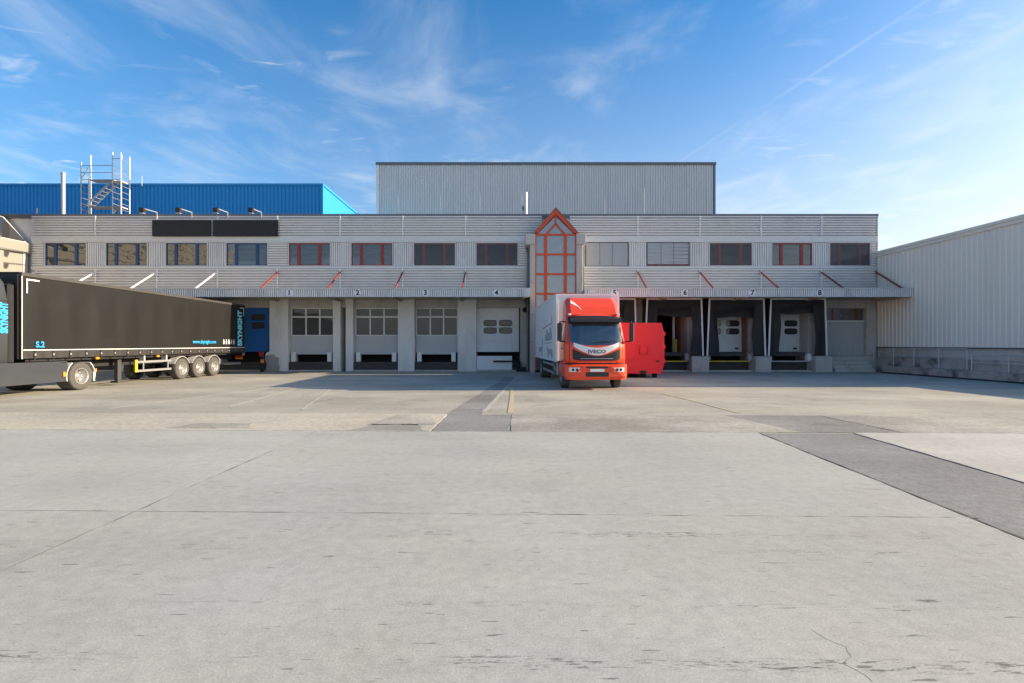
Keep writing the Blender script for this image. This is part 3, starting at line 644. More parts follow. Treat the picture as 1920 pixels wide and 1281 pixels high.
# ------------------------------------------------------------------ scaffold tower on the roof
def scaffold():
    y0, y1 = 36.0, 36.8
    o = thing('scaffold_tower', 'aluminium stair scaffold tower standing on the roof before the blue hall', 'scaffold', (PX(200,36), 36, 9.75))
    X0, X1 = PX(152, 36), PX(227, 36.0); xm = PX(211, 36)
    zt = PZ(305, 36); zd = PZ(337, 36); zb = 9.75; zl = PZ(387, 36); zh = PZ(284, 36)
    xi = X0+.55
    for x, y, z in ((X0,y0,zt),(X0+.03,y1,zh),(xm,y0,PZ(286,36)),(xm+.02,y1,zh),(X1,y0,PZ(286,36)),(X1,y1,zh-.1),(xi,y0,zd+.1)):
        MB().tube((x,y,zb), (x,y,z), .035, 8).build('standard', galv, o)
    for x in (X0, xm, X1):                       # ladder frames in depth
        z = zb+.25
        while z < zd+1.2:
            MB().tube((x,y0,z), (x,y1,z), .02, 6).build('rung', galv, o); z += .42
    for z in (zb+.5, zl, zd, zd+.5, zd+1.0):
        for y in (y0,):
            MB().tube((X0,y,z), (xm,y,z), .022, 6).build('guard_rail', galv, o)
    for z in (zl, zd, zd+1.5): MB().tube((xm,y0,z), (X1,y0,z), .022, 6).build('guard_rail', galv, o)
    MB().box(xi, xm, y0+.1, y1-.1, zd-.02, zd+.05).build('deck', wood, o); MB().box(xm+.05, X1-.03, y0+.1, y1-.1, zd-.12, zd-.05).build('deck', wood, o)
    MB().box(xi, xm, y0+.1, y1-.1, zl-.05, zl+.02).build('deck', wood, o); MB().box(xm+.05, X1-.03, y0+.1, y1-.1, zl-.05, zl+.02).build('deck', wood, o)
    # stair flights
    for y in (y0+.12, y0+.68):
        MB().bar((X0+.25,y,zl+.1), (xm-.1,y,zd), .05, .13).build('stringer', galv, o)
    for i in range(8):
        f = (i+.5)/8; MB().box(X0+.25+(xm-.35-X0)*f-.1, X0+.25+(xm-.35-X0)*f+.1, y0+.12, y0+.68, zl+.1+(zd-zl-.1)*f-.015, zl+.1+(zd-zl-.1)*f+.015).build('tread', galv, o)
    MB().bar((xm-1.0,y0+.25,zb), (xm+.1,y0+.25,zl-.05), .05, .11).build('stringer', galv, o)
    for p, q in (((X0,y0,zb+.2),(xi,y0,zl)),((xm,y0,zb+.2),(X1,y0,zl)),((X1,y0,zl),(xm,y0,zd-.2)),((X0,y0,zd),(xi,y0,zd+.95))):
        MB().tube(p, q, .018, 6).build('brace', galv, o)
    MB().tube((X1+.9,y1,zd-.2),(X1+.9,y1,zd+.55),.018,6).build('brace', galvd, o)
scaffold()

# ------------------------------------------------------------------ halls behind
bh = thing('blue_hall', 'bright blue ribbed steel hall rising behind the left roofline', 'building', (-40, 41, 0))
DB = 40.6; xbr = PX(605, DB); zbt = PZ(346, DB)
MB().corr(lambda u, v, d: (u, DB-d, v), -75, xbr, 0, zbt-.12, .30, .07, .45).build('front_wall', bluehall, bh)
MB().corr(lambda u, v, d: (xbr-.002+d*.4, u, v), DB, 78, 0, zbt-.12, .30, .07, .45).build('side_wall', bluehall, bh)
MB().box(-75, xbr+.08, DB-.12, DB+.15, zbt-.12, zbt+.05).box(xbr-.1, xbr+.1, DB+.151, 78, zbt-.12, zbt+.05).build('roof_edge', bluehall, bh)
MB().box(-75, xbr-.11, DB+.2, 78, zbt-.3, zbt-.14).build('roof', roofm, bh)
MB().box(xbr-.1, xbr+.06, DB-.1, DB+.1, 0, zbt-.125).build('corner_trim', bluehall, bh)
gh = thing('grey_hall', 'tall pale grey ribbed steel hall block behind the stair tower', 'building', (3, 50, 0))
DG = 50.0; x0, x1, zg = PX(706, DG), PX(1341, DG), PZ(306, DG)
rnd = random.Random(3); x = x0+.25; k = 0
while x < x1-.2:                                   # sheets of slightly uneven width
    wd = min(rnd.choice((1.9, 2.0, 2.1)), x1-.2-x)
    if x1-.2-x-wd < .6: wd = x1-.2-x
    MB().corr(lambda u, v, d: (u, DG-d-(.02 if k % 2 else 0), v), x, x+wd, 0, zg-.2, .24, .06, .42).build('wall_sheet', greyhall, gh); x += wd; k += 1
MB().box(x0, x0+.245, DG-.10, DG+.1, 0, zg-.2).build('corner_trim', white, gh)
MB().box(x1-.195, x1, DG-.10, DG+.1, 0, zg-.2).build('corner_trim', trimd, gh)
MB().box(x0-.05, x1+.05, DG-.16, DG+.2, zg-.2, zg+.05).build('roof_edge', trimd, gh)
MB().box(x0+.01, x1-.01, DG+.25, 85, 0, zg-.05).build('hall_body', greyhall, gh)

# ------------------------------------------------------------------ right warehouse
XW = 22.72; YW = 20.3
rw = thing('warehouse', 'long beige ribbed metal warehouse on a stained concrete base at right', 'building', (35, 30, 0))
zr = PZ(473, D); zcb = 1.5
MB().corr(lambda u, v, d: (XW-d, u, v), YW, 46, zcb, zr-.12, .29, .03, .5, .12).build('side_wall', rightsheet, rw)
MB().corr(lambda u, v, d: (u, YW-d, v), XW, 46, zcb, zr-.12, .29, .045, .5, .12).build('gable_wall', rightsheet, rw)
MB().box(XW-.16, XW+.2, YW-.12, 46, zr-.12, zr+.02).box(XW-.10, XW+.2, YW-.08, 46, zr-.30, zr-.121).build('eaves_trim', rightsheet, rw)
MB().add([(XW,YW,zr+.0),(34,YW,zr+1.2),(46,YW,zr),(46,46,zr),(34,46,zr+1.2),(XW,46,zr)], [(0,1,4,5),(1,2,3,4)]).build('roof', roofm, rw)
MB().prism([(XW,zr-.13),(46,zr-.13),(34,zr+1.15)], 'y', YW-.02, YW+.1).build('gable_panel', rightsheet, rw)
MB().box(XW-.07, XW-.005, YW, D, zcb-.05, zcb+.02).build('drip_edge', trimd, rw)
MB().box(XW+.02, XW+.5, YW, 46, 0, zcb).build('plinth', concr, rw)
kb = MB().prism(edge_poly([(XW-.14, 12), (XW+.018, 12), (XW+.018, 31.38), (XW-.14, 31.38)], .01, .3, 4), 'z', 0, .92).build('ledge_wall', concd, rw)
MB().prism(edge_poly([(21.75, 12), (XW-.145, 12), (XW-.145, 30.0), (21.95, 30.0)], .012, .3, 8), 'z', 0, .40).build('low_ramp_wall', concd, rw)
MB().box(21.55, 22.0, 12, 29.6, 0, .05).build('gutter_strip', black, rw)
MB().box(XW+.02, XW+.4, 12, YW-.02, 0, 2.35).build('retaining_wall', concd, rw)
# steps at the building corner
for i in range(4):
    MB().cbox(19.5, 21.9-.28*i*.0, 30.55+.22*i, 31.39, .0+.22*i, .22*(i+1)-.003, .015).build('stair_step', concr, rw)
# railings
def railing(posts, x, zb, zt, label, midz, name='railing', grp='ramp railings'):
    o = thing(name, label, 'railing', (x, posts[0], zb(posts[0])), 0, grp)
    for y in posts: MB().tube((x,y,zb(y)), (x,y,zt(y)), .024, 8).build('post', galvd, o)
    for dz in (0, midz):
        for a, b in zip(posts[:-1], posts[1:]): MB().tube((x,a,zt(a)-dz), (x,b,zt(b)-dz), .021, 8).build('rail', galvd, o)
    return o
XP = 22.45
railing([31.0, 29.8, 28.3, 26.65, 25.0], XP, lambda y: .40 if y < 30 else .9, lambda y: 1.45 if y < 30.5 else 1.3, 'long grey tube railing along the ramp nearer the shutter', .42)
railing([24.75, 22.9, 21.0, 19.0, 17.0], XP, lambda y: .40, lambda y: 1.19, 'lower grey tube railing section running out of frame at right', .40)
railing([20.2, 21.2], 0, lambda y: 0, lambda y: 0, 'x', .4) if False else None
ro = thing('step_railing', 'thin grey rail and posts on the steps before the shutter', 'railing', (20.5, 31.0, .9))
for px, zb_, zt_ in ((1558, .95, 1.35), (1573, .95, 1.3), (1604, .95, 1.62), (1638, .9, 1.3)):
    x = PX(px, 31.3); MB().tube((x,31.3,zb_-.1), (x,31.3,zt_), .02, 8).build('post', galvd, ro)
MB().tube((PX(1573,31.3),31.3,1.02), (PX(1638,31.3),31.3,1.02), .018, 8).build('rail', galvd, ro)

# ------------------------------------------------------------------ left building
lb = thing('cream_building', 'sunlit cream building with a projecting cornice at the far left edge', 'building', (-33, 26, 0))
XC = -29.95
MB().box(-45, XC, 8, 31.35, 0, 7.25).build('wall', cream, lb)
MB().box(-45, XC+.14, 7.9, 31.42, 7.251, 7.9).build('cornice', cream, lb)
MB().box(XC+.002, XC+.02, 29.0, 30.9, 4.5, 6.85).build('wall_panel', cream, lb)
MB().box(XC+.002, XC+.05, 31.0, 31.12, 0, 7.25).build('downpipe', trim, lb)
MB().box(XC+.141, XC+.155, 8, 31.4, 7.28, 7.34).build('cornice_groove', trimd, lb)
sk = MB().prism([(-34.5, 7.9), (XC+.05, 7.9), (-31.4, 9.55), (-34.5, 9.6)], 'y', 29.6, 31.3).build('rooflight', trim, lb)
MB().add([(XC+.06,29.75,8.0),(XC+.06,31.15,8.0),(-31.32,31.15,9.5),(-31.32,29.75,9.5)], [(0,1,2,3)]).build('rooflight_glass', gl_win, sk)
MB().prism([(-34.4, 7.95), (XC-.25, 7.95), (-31.5, 9.35), (-34.4, 9.45)], 'y', 29.55, 29.598).build('rooflight_glass', gl_win, sk)
MB().bar((XC+.1,29.56,7.92),(-31.4,29.56,9.58),.09,.09).build('rooflight_bar', galv, sk)
MB().corr(lambda u, v, d: (XC-.4+d, v, u), 7.9, 12.8, 8.2, 28.6, .5, .12).build('upper_storey', cream, lb)
MB().box(-45, XC-.45, 8.2, 28.6, 7.9, 12.8).build('upper_core', cream, lb)

# ------------------------------------------------------------------ dock shelters
def shelter(xc, label, left_lean=0, sag=.0):
    o = thing('dock_shelter', label, 'dock shelter', (xc, 30.6, .95), 0, 'black dock shelters')
    y0, y1 = 30.5, 31.34; x0, x1 = xc-1.69, xc+1.69; zt, zb = PZ(561.5, 30.5), .98
    fw = .055
    MB().bar((x0+.08,y0,zt),(x0-.06,y0,zb),fw*1.6,.05,(0,1,0)).build('frame_bar', white, o)
    MB().bar((x1-.04,y0,zt),(x1+.06,y0,zb),fw*1.6,.05,(0,1,0)).build('frame_bar', white, o)
    MB().box(x0+.04, x1, y0-.03, y0+.03, zt-.02, zt+.06).build('frame_bar', white, o)
    for x in (x0+.02, x1-.02):                     # side walls of the shelter
        MB().box(x-.02, x+.02, y0+.035, y1, zb, zt-.025).build('side_wall', shelt, o)
    MB().box(x0, x1, y0+.035, y1, zt-.02, zt+.03).build('roof_sheet', shelt, o)
    def flap(xo, xi, nm, ph):
        def fn(u, v):
            x = xo+(xi-xo)*u; z = zb-.0+(zt-.03-zb)*v
            return (x+.05*math.sin(v*5+ph)*u, y0+.02+.10*u+.05*math.sin(v*7+u*2+ph)*u+.03*math.sin(u*6+ph), z)
        MB().grid(fn, 8, 14).build(nm, shelt, o, True)
    flap(x0, x0+.66, 'side_curtain', .4+xc); flap(x1, x1-.62, 'side_curtain', 2.+xc)
    def top(u, v):
        x = x0+.05+(x1-x0-.1)*u; z = zt-.03-(1.05-sag)*v - .05*math.sin(u*7+xc)*v
        return (x, y0+.05+.30*v*(1+.2*math.sin(u*9+xc))+.05*math.sin(v*8+u*3), z)
    MB().grid(top, 20, 8).build('head_curtain', shelt, o, True)
    for s_ in (-1, 1):                             # foam side pads inside
        MB().box(xc+s_*1.36-.12, xc+s_*1.36+.12, 31.36, 31.9, 1.17, 3.7).build('side_pad', concr if s_ > 0 else black, o)
    return o
shelter(5.75, 'black dock shelter under number 5, half hidden by the orange truck')
shelter(9.75, 'black dock shelter under number 6 with its door open and dark inside', 0, .1)
shelter(13.5, 'black dock shelter under number 7 with sagging top curtain')
shelter(17.2, 'black dock shelter under number 8 beside the grey shutter', 0, .25)

# dock signal lamps and battered guard at the pier by the blue door
o = thing('signal_lamp', 'small red and amber lamp cluster by the blue dock door', 'lamp', (PX(490,30.6), 30.6, .3))
x = PX(490, 30.6)
MB().box(x-.09, x+.09, 30.62, 30.75, 0, 1.28).build('post', blackp, o)
MB().lathe([(0,0),(.0,.1),(.06,.11),(.1,0)], (0,0,0), 14)
MB().box(x-.12, x+.10, 30.54, 30.619, .98, 1.22).build('red_lens', redl, o); MB().box(x-.02, x+.16, 30.54, 30.619, .55, .76).build('amber_lens', amber, o)
gd = thing('pier_guard', 'battered pale steel guard round the pier foot by the blue door', 'guard', (PX(513,31), 31, 0))
pts = [(PX(499,31),1.15),(PX(505,31),1.22),(PX(513,31),1.28),(PX(523,31),.98),(PX(524.5,31),.03),(PX(500,31),.03)]
MB().prism(edge_poly(pts, .05, .18, 11), 'y', 30.98, 31.2).build('plate', paintw, gd)
MB().prism(edge_poly([(a-.0, b*.8+.05) for a, b in pts], .06, .2, 15), 'y', 30.93, 30.979).build('bent_plate', galv, gd)

# ------------------------------------------------------------------ wheels
def wheel(parent, x, y, r=.50, w=.30, side=1, z=None, dish=.0):
    """side=+1: outer face looks to +x"""
    z = r if z is None else z; s = side
    t_ = [(0, r*.56), (.02, r*.62), (.0, r*.78), (.012, r*.90), (-.012, r*.965), (-.045, r), (-w+.045, r), (-w+.01, r*.95), (-w, r*.6)]
    if s < 0: t_ = t_[::-1]
    o = MB().lathe([(s*a, b) for a, b in t_], (x, y, z), 36).build('wheel', tyre, parent, True)
    d = [(.012, r*.58), (.018, r*.545), (-.02, r*.51), (-.085-dish, r*.46), (-.10-dish, r*.33), (-.06-dish, r*.29), (-.055-dish, r*.20), (.0-dish, r*.17), (.005-dish, r*.09), (.005-dish, .0)]
    if s < 0: d = d[::-1]
    rm = MB().lathe([(s*a, b) for a, b in d], (x, y, z), 36).build('rim', rimm, o, True)
    h = MB()
    for k in range(8):
        a = 2*math.pi*(k+.5)/8; cy, cz = y+r*.395*math.cos(a), z+r*.395*math.sin(a)
        h.tube((x+s*(-.092-dish), cy, cz), (x+s*(-.082-dish), cy, cz), r*.062, 10)
    h.build('hand_hole', black, o)
    b = MB()
    for k in range(10):
        a = 2*math.pi*k/10; cy, cz = y+r*.245*math.cos(a), z+r*.245*math.sin(a)
        b.tube((x+s*(-.06-dish), cy, cz), (x+s*(-.02-dish), cy, cz), .016, 6)
    b.build('wheel_nut', galv, o)
    return o
def mudguard(parent, x, y, r, w, side, a0=10, a1=170, m=None, z=.5, th=.02):
    mb = MB(); n = 14; s = side
    for i in range(n):
        q = [R(a0+(a1-a0)*(i+k)/n) for k in (0, 1)]
        c = [(y+rr*math.cos(t), z+rr*math.sin(t)) for t, rr in ((q[0], r), (q[1], r), (q[1], r+th), (q[0], r+th))]
        mb.prism(c, 'x', x-s*w, x)
    return mb.build('mudguard', m or blackp, parent)

# ------------------------------------------------------------------ curtain-side trailer
XT = -15.8; YF, YR = 16.3, 29.9; TW = 2.55; ZB, ZTp = 1.20, 4.0
railm = mat('dark_rail', (.07,.068,.066), .5, .2, .15, 3.)
tr = thing('curtain_trailer', 'long black curtain-sided semi-trailer backed up to the blue door', 'trailer', (XT-TW/2, 23, 0))
MB().box(XT-TW, XT-.06, YF, YR, ZB, ZTp-.11).build('load_body', blackp, tr)
def cur(u, v):
    y = YF+.07+(YR-YF-.16)*u; z = 1.50+(3.90-1.50)*v
    b = math.sin(math.pi*v)
    return (XT+.004+b*(.010*math.sin(u*61)+.006*math.sin(u*23+1.2)+.002*math.sin(u*140+v*4)), y, z)
curt = MB().grid(cur, 150, 10).build('side_curtain', tarp, tr, True)
MB().box(XT-.06, XT+.035, YF, YR, 3.89, ZTp).build('top_rail', railm, tr)
MB().box(XT-TW, XT-.061, YF, YR, 3.93, ZTp+.01).build('roof_sheet', tarp, tr)
MB().box(XT-.05, XT+.02, YF-.02, YF+.06, ZB, 3.885).build('front_pillar', blackp, tr); MB().box(XT+.021, XT+.026, YF+.0, YF+.03, ZB, 3.885).build('pillar_edge', galvd, tr)
MB().box(XT-.05, XT+.02, YR-.09, YR, ZB, 3.885).build('rear_pillar', blackp, tr)
MB().box(XT-TW+.02, XT-.06, YF-.05, YF-.001, ZB, 3.92).build('front_bulkhead', blackp, tr)
# valance with straps and buckles
def val(u, v):
    y = YF+.07+(YR-YF-.14)*u; z = ZB+.01+(1.475-ZB-.01)*v
    return (XT+.012+.012*math.sin(u*190)*(1-v), y, z)
MB().grid(val, 170, 3).build('valance', mat('valance_tarpaulin', (.034,.032,.031), .5, 0, .2, 2.), tr, True)
MB().box(XT+.012, XT+.026, YF+.06, YR-.02, 1.475, 1.50).build('white_edge_band', white, tr)
for i in range(20):
    y = YF+.45+i*(YR-YF-.8)/19
    st_ = MB().box(XT+.027, XT+.034, y-.022, y+.022, ZB-.06, 1.474).build('strap', black, tr)
    MB().cbox(XT+.035, XT+.055, y-.03, y+.03, 1.30, 1.37, .005).build('buckle', galv, st_)
# print on the curtain
def side_text(nm, s, size, m, y, z, **kw): return text(nm, s, size, m, curt, frame((XT+.045, y, z), (0,1,0), (0,0,1)), **kw)
side_text('lettering', 'S.2', .27, bluel, YF+.62, 1.66, bold=.010)
side_text('lettering', 'www.skynight.com', .26, cyan, 26.0, 1.80, bold=.004)
text('lettering', 'SKYNIGHT', .62, cyanl, curt, frame((XT+.045, 29.36, 2.60), (0,0,1), (0,-1,0)), bold=.034, sx=.68)
for i in range(5):
    y = 27.7+i*.25
    MB().box(XT+.044, XT+.047, y-.06, y+.06, 1.76, 1.86).box(XT+.044, XT+.047, y-.035, y+.035, 1.88, 1.94).box(XT+.044, XT+.047, y-.08, y+.08, 1.69, 1.72).build('pictogram', white, curt)
for y, d in ((YF+.14, 1), (YR-.12, -1)):
    MB().box(XT+.040, XT+.044, y, y+d*.45, 3.76, 3.805).box(XT+.040, XT+.044, y, y+d*.045, 3.34, 3.759).build('corner_mark', white, curt)
# chassis, legs, guard, axles
MB().box(XT-1.85, XT-1.75, YF+1, YR-.1, .80, ZB-.01).box(XT-.80, XT-.70, YF+1, YR-.1, .80, ZB-.01).build('chassis', black, tr)
MB().box(XT-TW+.05, XT-.15, YF+.3, YR-.1, ZB-.10, ZB-.012).build('floor_frame', black, tr)
for xx in (XT-.42, XT-2.1): MB().box(xx-.07, xx+.07, 20.75, 20.95, .18, ZB-.02).box(xx-.15, xx+.15, 20.65, 21.05, .10, .18).build('landing_leg', railm, tr)
gr = MB().box(XT-.08, XT-.03, 21.4, 23.55, .88, .97).box(XT-.08, XT-.03, 21.4, 23.55, .50, .59).box(XT-.075, XT-.035, 23.3, 23.36, .591, .879).box(XT-.075, XT-.035, 21.75, 21.81, .591, .879).build('side_guard', galv, tr)
MB().box(XT-.09, XT-.025, 21.30, 21.42, .50, 1.02).build('guard_end', yellow, tr)
for y in (21.9, 23.3): MB().box(XT-.3, XT-.08, y-.04, y+.04, .97, ZB-.02).build('guard_bracket', galvd, tr)
for y in (18.55+.75, 22.6): MB().cbox(XT-.02, XT+.03, y-.08, y+.08, 1.11, 1.19, .01).build('side_marker', amber, tr)
for y in (24.35, 25.66, 26.97):
    wheel(tr, XT-.03, y, .50, .36, 1, None, .0); wheel(tr, XT-TW+.03, y, .50, .36, -1)
    MB().tube((XT-.3,y,.5),(XT-TW+.3,y,.5),.07,8).build('axle', black, tr)
    mudguard(tr, XT-.04, y, .58, .36, 1, 25, 155, galvd, .5)
MB().box(XT-1.9, XT-.6, 27.7, 28.1, .5, 1.0).build('rear_tank', black, tr)
MB().tube((XT-.5,28.3,.72),(XT-1.4,28.3,.72),.16,14).build('air_tank', galv, tr)
MB().box(XT-TW+.1, XT-.1, YR-.32, YR-.2, .50, .64).build('underrun_bar', galv, tr); MB().box(XT-.42, XT-.2, 28.5, YR-.33, .52, .6).build('underrun_arm', galv, tr)
for z, m in ((.92, redl), (.80, amber)): MB().box(XT-.5, XT-.1, YR-.05, YR+.01, z, z+.1).build('tail_light', m, tr)
MB().box(XT-.06, XT+.03, YR-.14, YR+.02, 1.02, 1.18).build('rear_bracket', galv, tr)

# ------------------------------------------------------------------ tractor unit
tc_ = thing('truck_tractor', 'dark grey truck tractor with grey side skirts coupled at the left edge', 'truck', (XT-TW/2, 15, 0))
XS = XT-.02
def ring(z, x0, x1, y0, y1, r):
    p = []
    for cx, cy, a0 in ((x1-r, y0+r, -90), (x1-r, y1-r, 0), (x0+r, y1-r, 90), (x0+r, y0+r, 180)):
        for k in range(5): a = R(a0+22.5*k); p.append((cx+r*math.cos(a), cy+r*math.sin(a), z))
    return p
def loft(rings):
    m_ = MB(); n = len(rings[0]); vs = [p for r_ in rings for p in r_]
    fs = [(j*n+i, j*n+(i+1)%n, (j+1)*n+(i+1)%n, (j+1)*n+i) for j in range(len(rings)-1) for i in range(n)]
    fs += [tuple(reversed(range(n))), tuple(range((len(rings)-1)*n, len(rings)*n))]
    return m_.add(vs, fs)
cabg = mat('cab_dark_grey', (.045,.050,.058), .36, 0, .06, 2., coat=.5)
xa, xb = XS-2.5, XS
loft([ring(1.05,xa,xb,13.2,15.96,.10), ring(2.2,xa,xb,13.15,15.96,.10), ring(3.1,xa+.01,xb-.01,13.35,15.94,.10), ring(3.6,xa+.10,xb-.05,13.7,15.90,.14), ring(3.88,xa+.2,xb-.15,14.1,15.8,.2), ring(3.95,xa+.4,xb-.4,14.5,15.3,.2)]).build('cab', cabg, tc_, True)
MB().box(XS-.05, XS+.012, 15.1, 15.965, 3.02, 3.05).build('cab_seam', black, tc_)
MB().box(XS-.02, XS+.006, 13.5, 14.7, 2.1, 2.95).build('side_window', gl_veh, tc_)
MB().box(XS-2.3, XS-.2, 13.1, 13.14, 2.1, 3.1).build('windscreen', gl_veh, tc_)
MB().cbox(XS-2.5, XS, 12.95, 13.6, .32, 1.04, .06).build('bumper', cabg, tc_)
text('lettering', 'SKYNIGHT', .32, cyan, tc_, frame((XS+.010, 15.78, 2.5), (0,0,1), (0,-1,0)), bold=.016, sx=.62)
MB().cbox(XS-.6, XS-.06, 15.98, 16.2, 1.1, 3.6, .05).build('side_deflector', blackp, tc_)
MB().grid(lambda u, v: (XS-.01+.03*math.sin(v*2.6)-.05*u*u*v, 14.85+(18.06-14.85)*u, .36+(1.08-.36)*v), 20, 6).build('side_skirt', skirt, tc_, True)
MB().box(XS-.5, XS-.03, 14.9, 18.0, .40, 1.05).build('side_tank', black, tc_)
MB().cbox(XS+.0, XS+.03, 17.84, 17.94, .54, .70, .008).build('side_marker', amber, tc_)
MB().box(XS-1.75, XS-.75, 13.5, 19.6, .6, .95).build('chassis', black, tc_)
MB().box(XS-1.7, XS-.8, 17.6, 19.0, .951, 1.17).build('fifth_wheel', black, tc_)
wheel(tc_, XS+.0, 18.62, .51, .55, 1, None, .09); wheel(tc_, XS-2.5, 18.62, .51, .55, -1, None, .09)
wheel(tc_, XS-.05, 14.25, .51, .32, 1); wheel(tc_, XS-2.45, 14.25, .51, .32, -1)
mudguard(tc_, XS-.0, 18.62, .60, .5, 1, -18, 52, trim, .52, .03); mudguard(tc_, XS-.0, 18.62, .60, .5, 1, 128, 195, trim, .52, .03)
mudguard(tc_, XS+.0, 14.25, .60, .4, 1, 5, 175, cabg, .52, .08)
MB().cbox(XS-.25, XS, 19.16, 19.24, .30, .62, .01).build('mud_flap', trim, tc_); MB().cbox(XS-.05, XS-.0, 19.255, 19.31, .62, .76, .008).build('marker', amber, tc_)

# ------------------------------------------------------------------ orange box truck
bt = thing('box_truck', 'orange-red cab box truck with white body parked nose out by the stair tower', 'truck', (3.0, 20.1, 0), R(3.3), None, False)
MB().box(-1.25, 1.25, .0, 8.0, 1.02, 3.64).build('cargo_box', boxw, bt)
fr = MB()
for x in (-1.27, 1.19): fr.box(x, x+.08, -.02, .08, 1.0, 3.66)
fr.box(-1.27, 1.27, -.022, .09, 3.60, 3.67); fr.box(-1.27, -1.2, .091, 8.01, 3.58, 3.67).box(1.2, 1.27, .091, 8.01, 3.58, 3.67).box(-1.265, -1.2, .081, 8.01, .98, 1.08).box(1.2, 1.265, .081, 8.01, .98, 1.08)
fr.build('box_edging', white, bt)
MB().box(-.55, -.42, -1.2, 7.9, .65, 1.0).box(.42, .55, -1.2, 7.9, .65, 1.0).build('chassis', black, bt)
for s_ in (-1, 1):
    for z in (.45, .78): MB().box(s_*1.17, s_*1.22, 1.1, 4.6, z, z+.1).build('side_guard_rail', galv, bt)
for s_ in (-1, 1):
    wheel(bt, s_*1.13, -.48, .46, .28, s_); wheel(bt, s_*1.2, 5.6, .46, .5, s_, None, .08)
MB().cbox(-1.1, -.6, .9, 1.9, .42, .95, .04).build('fuel_tank', galv, bt)
MB().box(-.95, .95, -1.0, 0, .55, .95).build('engine_block', black, bt)
def yf(x, z, o=0.):
    q = abs(x)/1.12
    y = -1.62+.05*q**2+.22*q**7
    if z > 1.62: y += .30*(z-1.62)
    if z > 2.55: y += .9*(z-2.55)**1.4
    return y-o
HWc = 1.12
def cabring(z):
    hw = HWc-(.0 if z < 1.7 else .10*(z-1.7))
    xs_ = [hw*math.sin(math.pi/2*k/10) for k in range(-10, 11)]
    return [(hw, -.12, z)]+[(-.0+x, yf(x*HWc/hw, z), z) for x in xs_[::-1]]+[(-hw, -.12, z)]
zs_ = [.95,1.2,1.45,1.62,1.8,2.0,2.2,2.4,2.55,2.65,2.74,2.80]
rg = [cabring(z) for z in zs_]; n = len(rg[0])
cb_ = MB().add([p for r_ in rg for p in r_], [(j*n+(i+1)%n, j*n+i, (j+1)*n+i, (j+1)*n+(i+1)%n) for j in range(len(rg)-1) for i in range(n)]+[tuple(range(n)), tuple(reversed(range((len(rg)-1)*n, len(rg)*n)))])
cab_ = cb_.build('cab', truckr, bt)
for p in cab_.data.polygons: p.use_smooth = len(p.vertices) == 4
def band(name, m, x0, x1, zb, zt, o=.012, parent=cab_, nu=24, nv=6, th=.01, yfun=yf):
    def P(u, v, oo):
        x = x0+(x1-x0)*u; z = zb(x)+(zt(x)-zb(x))*v; return (x, yfun(x, z, oo), z)
    g_ = MB(); g_.grid(lambda u, v: P(u, v, o), nu, nv)
    for e in (0, 1):                                # side closings
        g_.grid(lambda u, v: P(u, e, o-th*2*(1-v)) if e == 0 else P(1-u, e, o-th*2*(1-v)), nu, 1) if False else None
    return g_.build(name, m, parent, True)
wsb = lambda x: 1.64+.14*(abs(x)/1.0)**3
band('windscreen', gl_veh, -.97, .97, wsb, lambda x: 2.46, .012)
band('visor', blackp, -1.0, 1.0, lambda x: 2.45, lambda x: 2.74-.05*(abs(x))**3, .035)
vz = MB().prism([(-1.28,2.47),(-1.62,2.50),(-1.60,2.62),(-1.2,2.66)], 'x', -.95, .95); vz.build('visor_peak', blackp, cab_)
band('white_band', white, -.84, .84, lambda x: 1.27+.33*(abs(x)/.84)**1.7, lambda x: 1.545+.20*(abs(x)/.84)**1.6, .016)
band('grille', blackp, -.88, .88, lambda x: 1.08+.30*max(0, abs(x)-.72), lambda x: 1.245+.27*(abs(x)/.88)**1.8, .014)
band('grille_slat', greyp, -.60, .60, lambda x: 1.145, lambda x: 1.16, .019)
band('bumper_gap', black, -1.10, 1.10, lambda x: .948, lambda x: .985, .010)
for s_ in (-1, 1): band('door_gap', black, min(s_*.985, s_*1.0), max(s_*.985, s_*1.0), lambda x: 1.0, lambda x: 1.75, .008, nu=2)
band('lower_grille_lip', truckr, -.70, .70, lambda x: 1.00, lambda x: 1.05, .03)
text('badge', 'IVECO', .17, mat('badge_grey', (.12,.12,.125), .4, .4, .05, 5.), cab_, frame((0, yf(0,1.42)-.026, 1.405), (1,0,0), (0,0,1)), bold=.006, ex=.004, sx=1.35)
for s_ in (-1, 1):
    MB().bar((s_*.15-.0, yf(s_*.15,1.74)-.03, 1.73), (s_*.15+.55, yf(.6,1.80)-.03, 1.80), .025, .02).build('wiper', black, cab_)
# bumper
yb = lambda x, z, o=0.: -1.70+.04*(abs(x)/1.14)**2+.16*(abs(x)/1.14)**9-o
bz = [.38,.5,.62,.78,.90,.94]; rr = []
for z in bz:
    hw = 1.15-(.05 if z < .45 else 0)
    rr.append([(hw, -.75, z)]+[(hw*math.sin(math.pi/2*k/10), yb(1.14*math.sin(math.pi/2*k/10), z)+(.04 if z < .45 else (.05 if z > .92 else 0)), z) for k in range(10, -11, -1)]+[(-hw, -.75, z)])
n = len(rr[0])
bmp = MB().add([p for r_ in rr for p in r_], [(j*n+(i+1)%n, j*n+i, (j+1)*n+i, (j+1)*n+(i+1)%n) for j in range(len(rr)-1) for i in range(n)]+[tuple(range(n)), tuple(reversed(range((len(rr)-1)*n, len(rr)*n)))]).build('bumper', truckr, bt)
band('air_intake', blackp, -.42, .42, lambda x: .50+.0*x, lambda x: .66, .008, bmp, 12, 3, yfun=yb)
band('upper_slot', blackp, -.40, .40, lambda x: .80, lambda x: .87, .008, bmp, 12, 2, yfun=yb)
band('number_plate', white, -.26, .26, lambda x: .68, lambda x: .78, .014, bmp, 4, 2, yfun=yb)
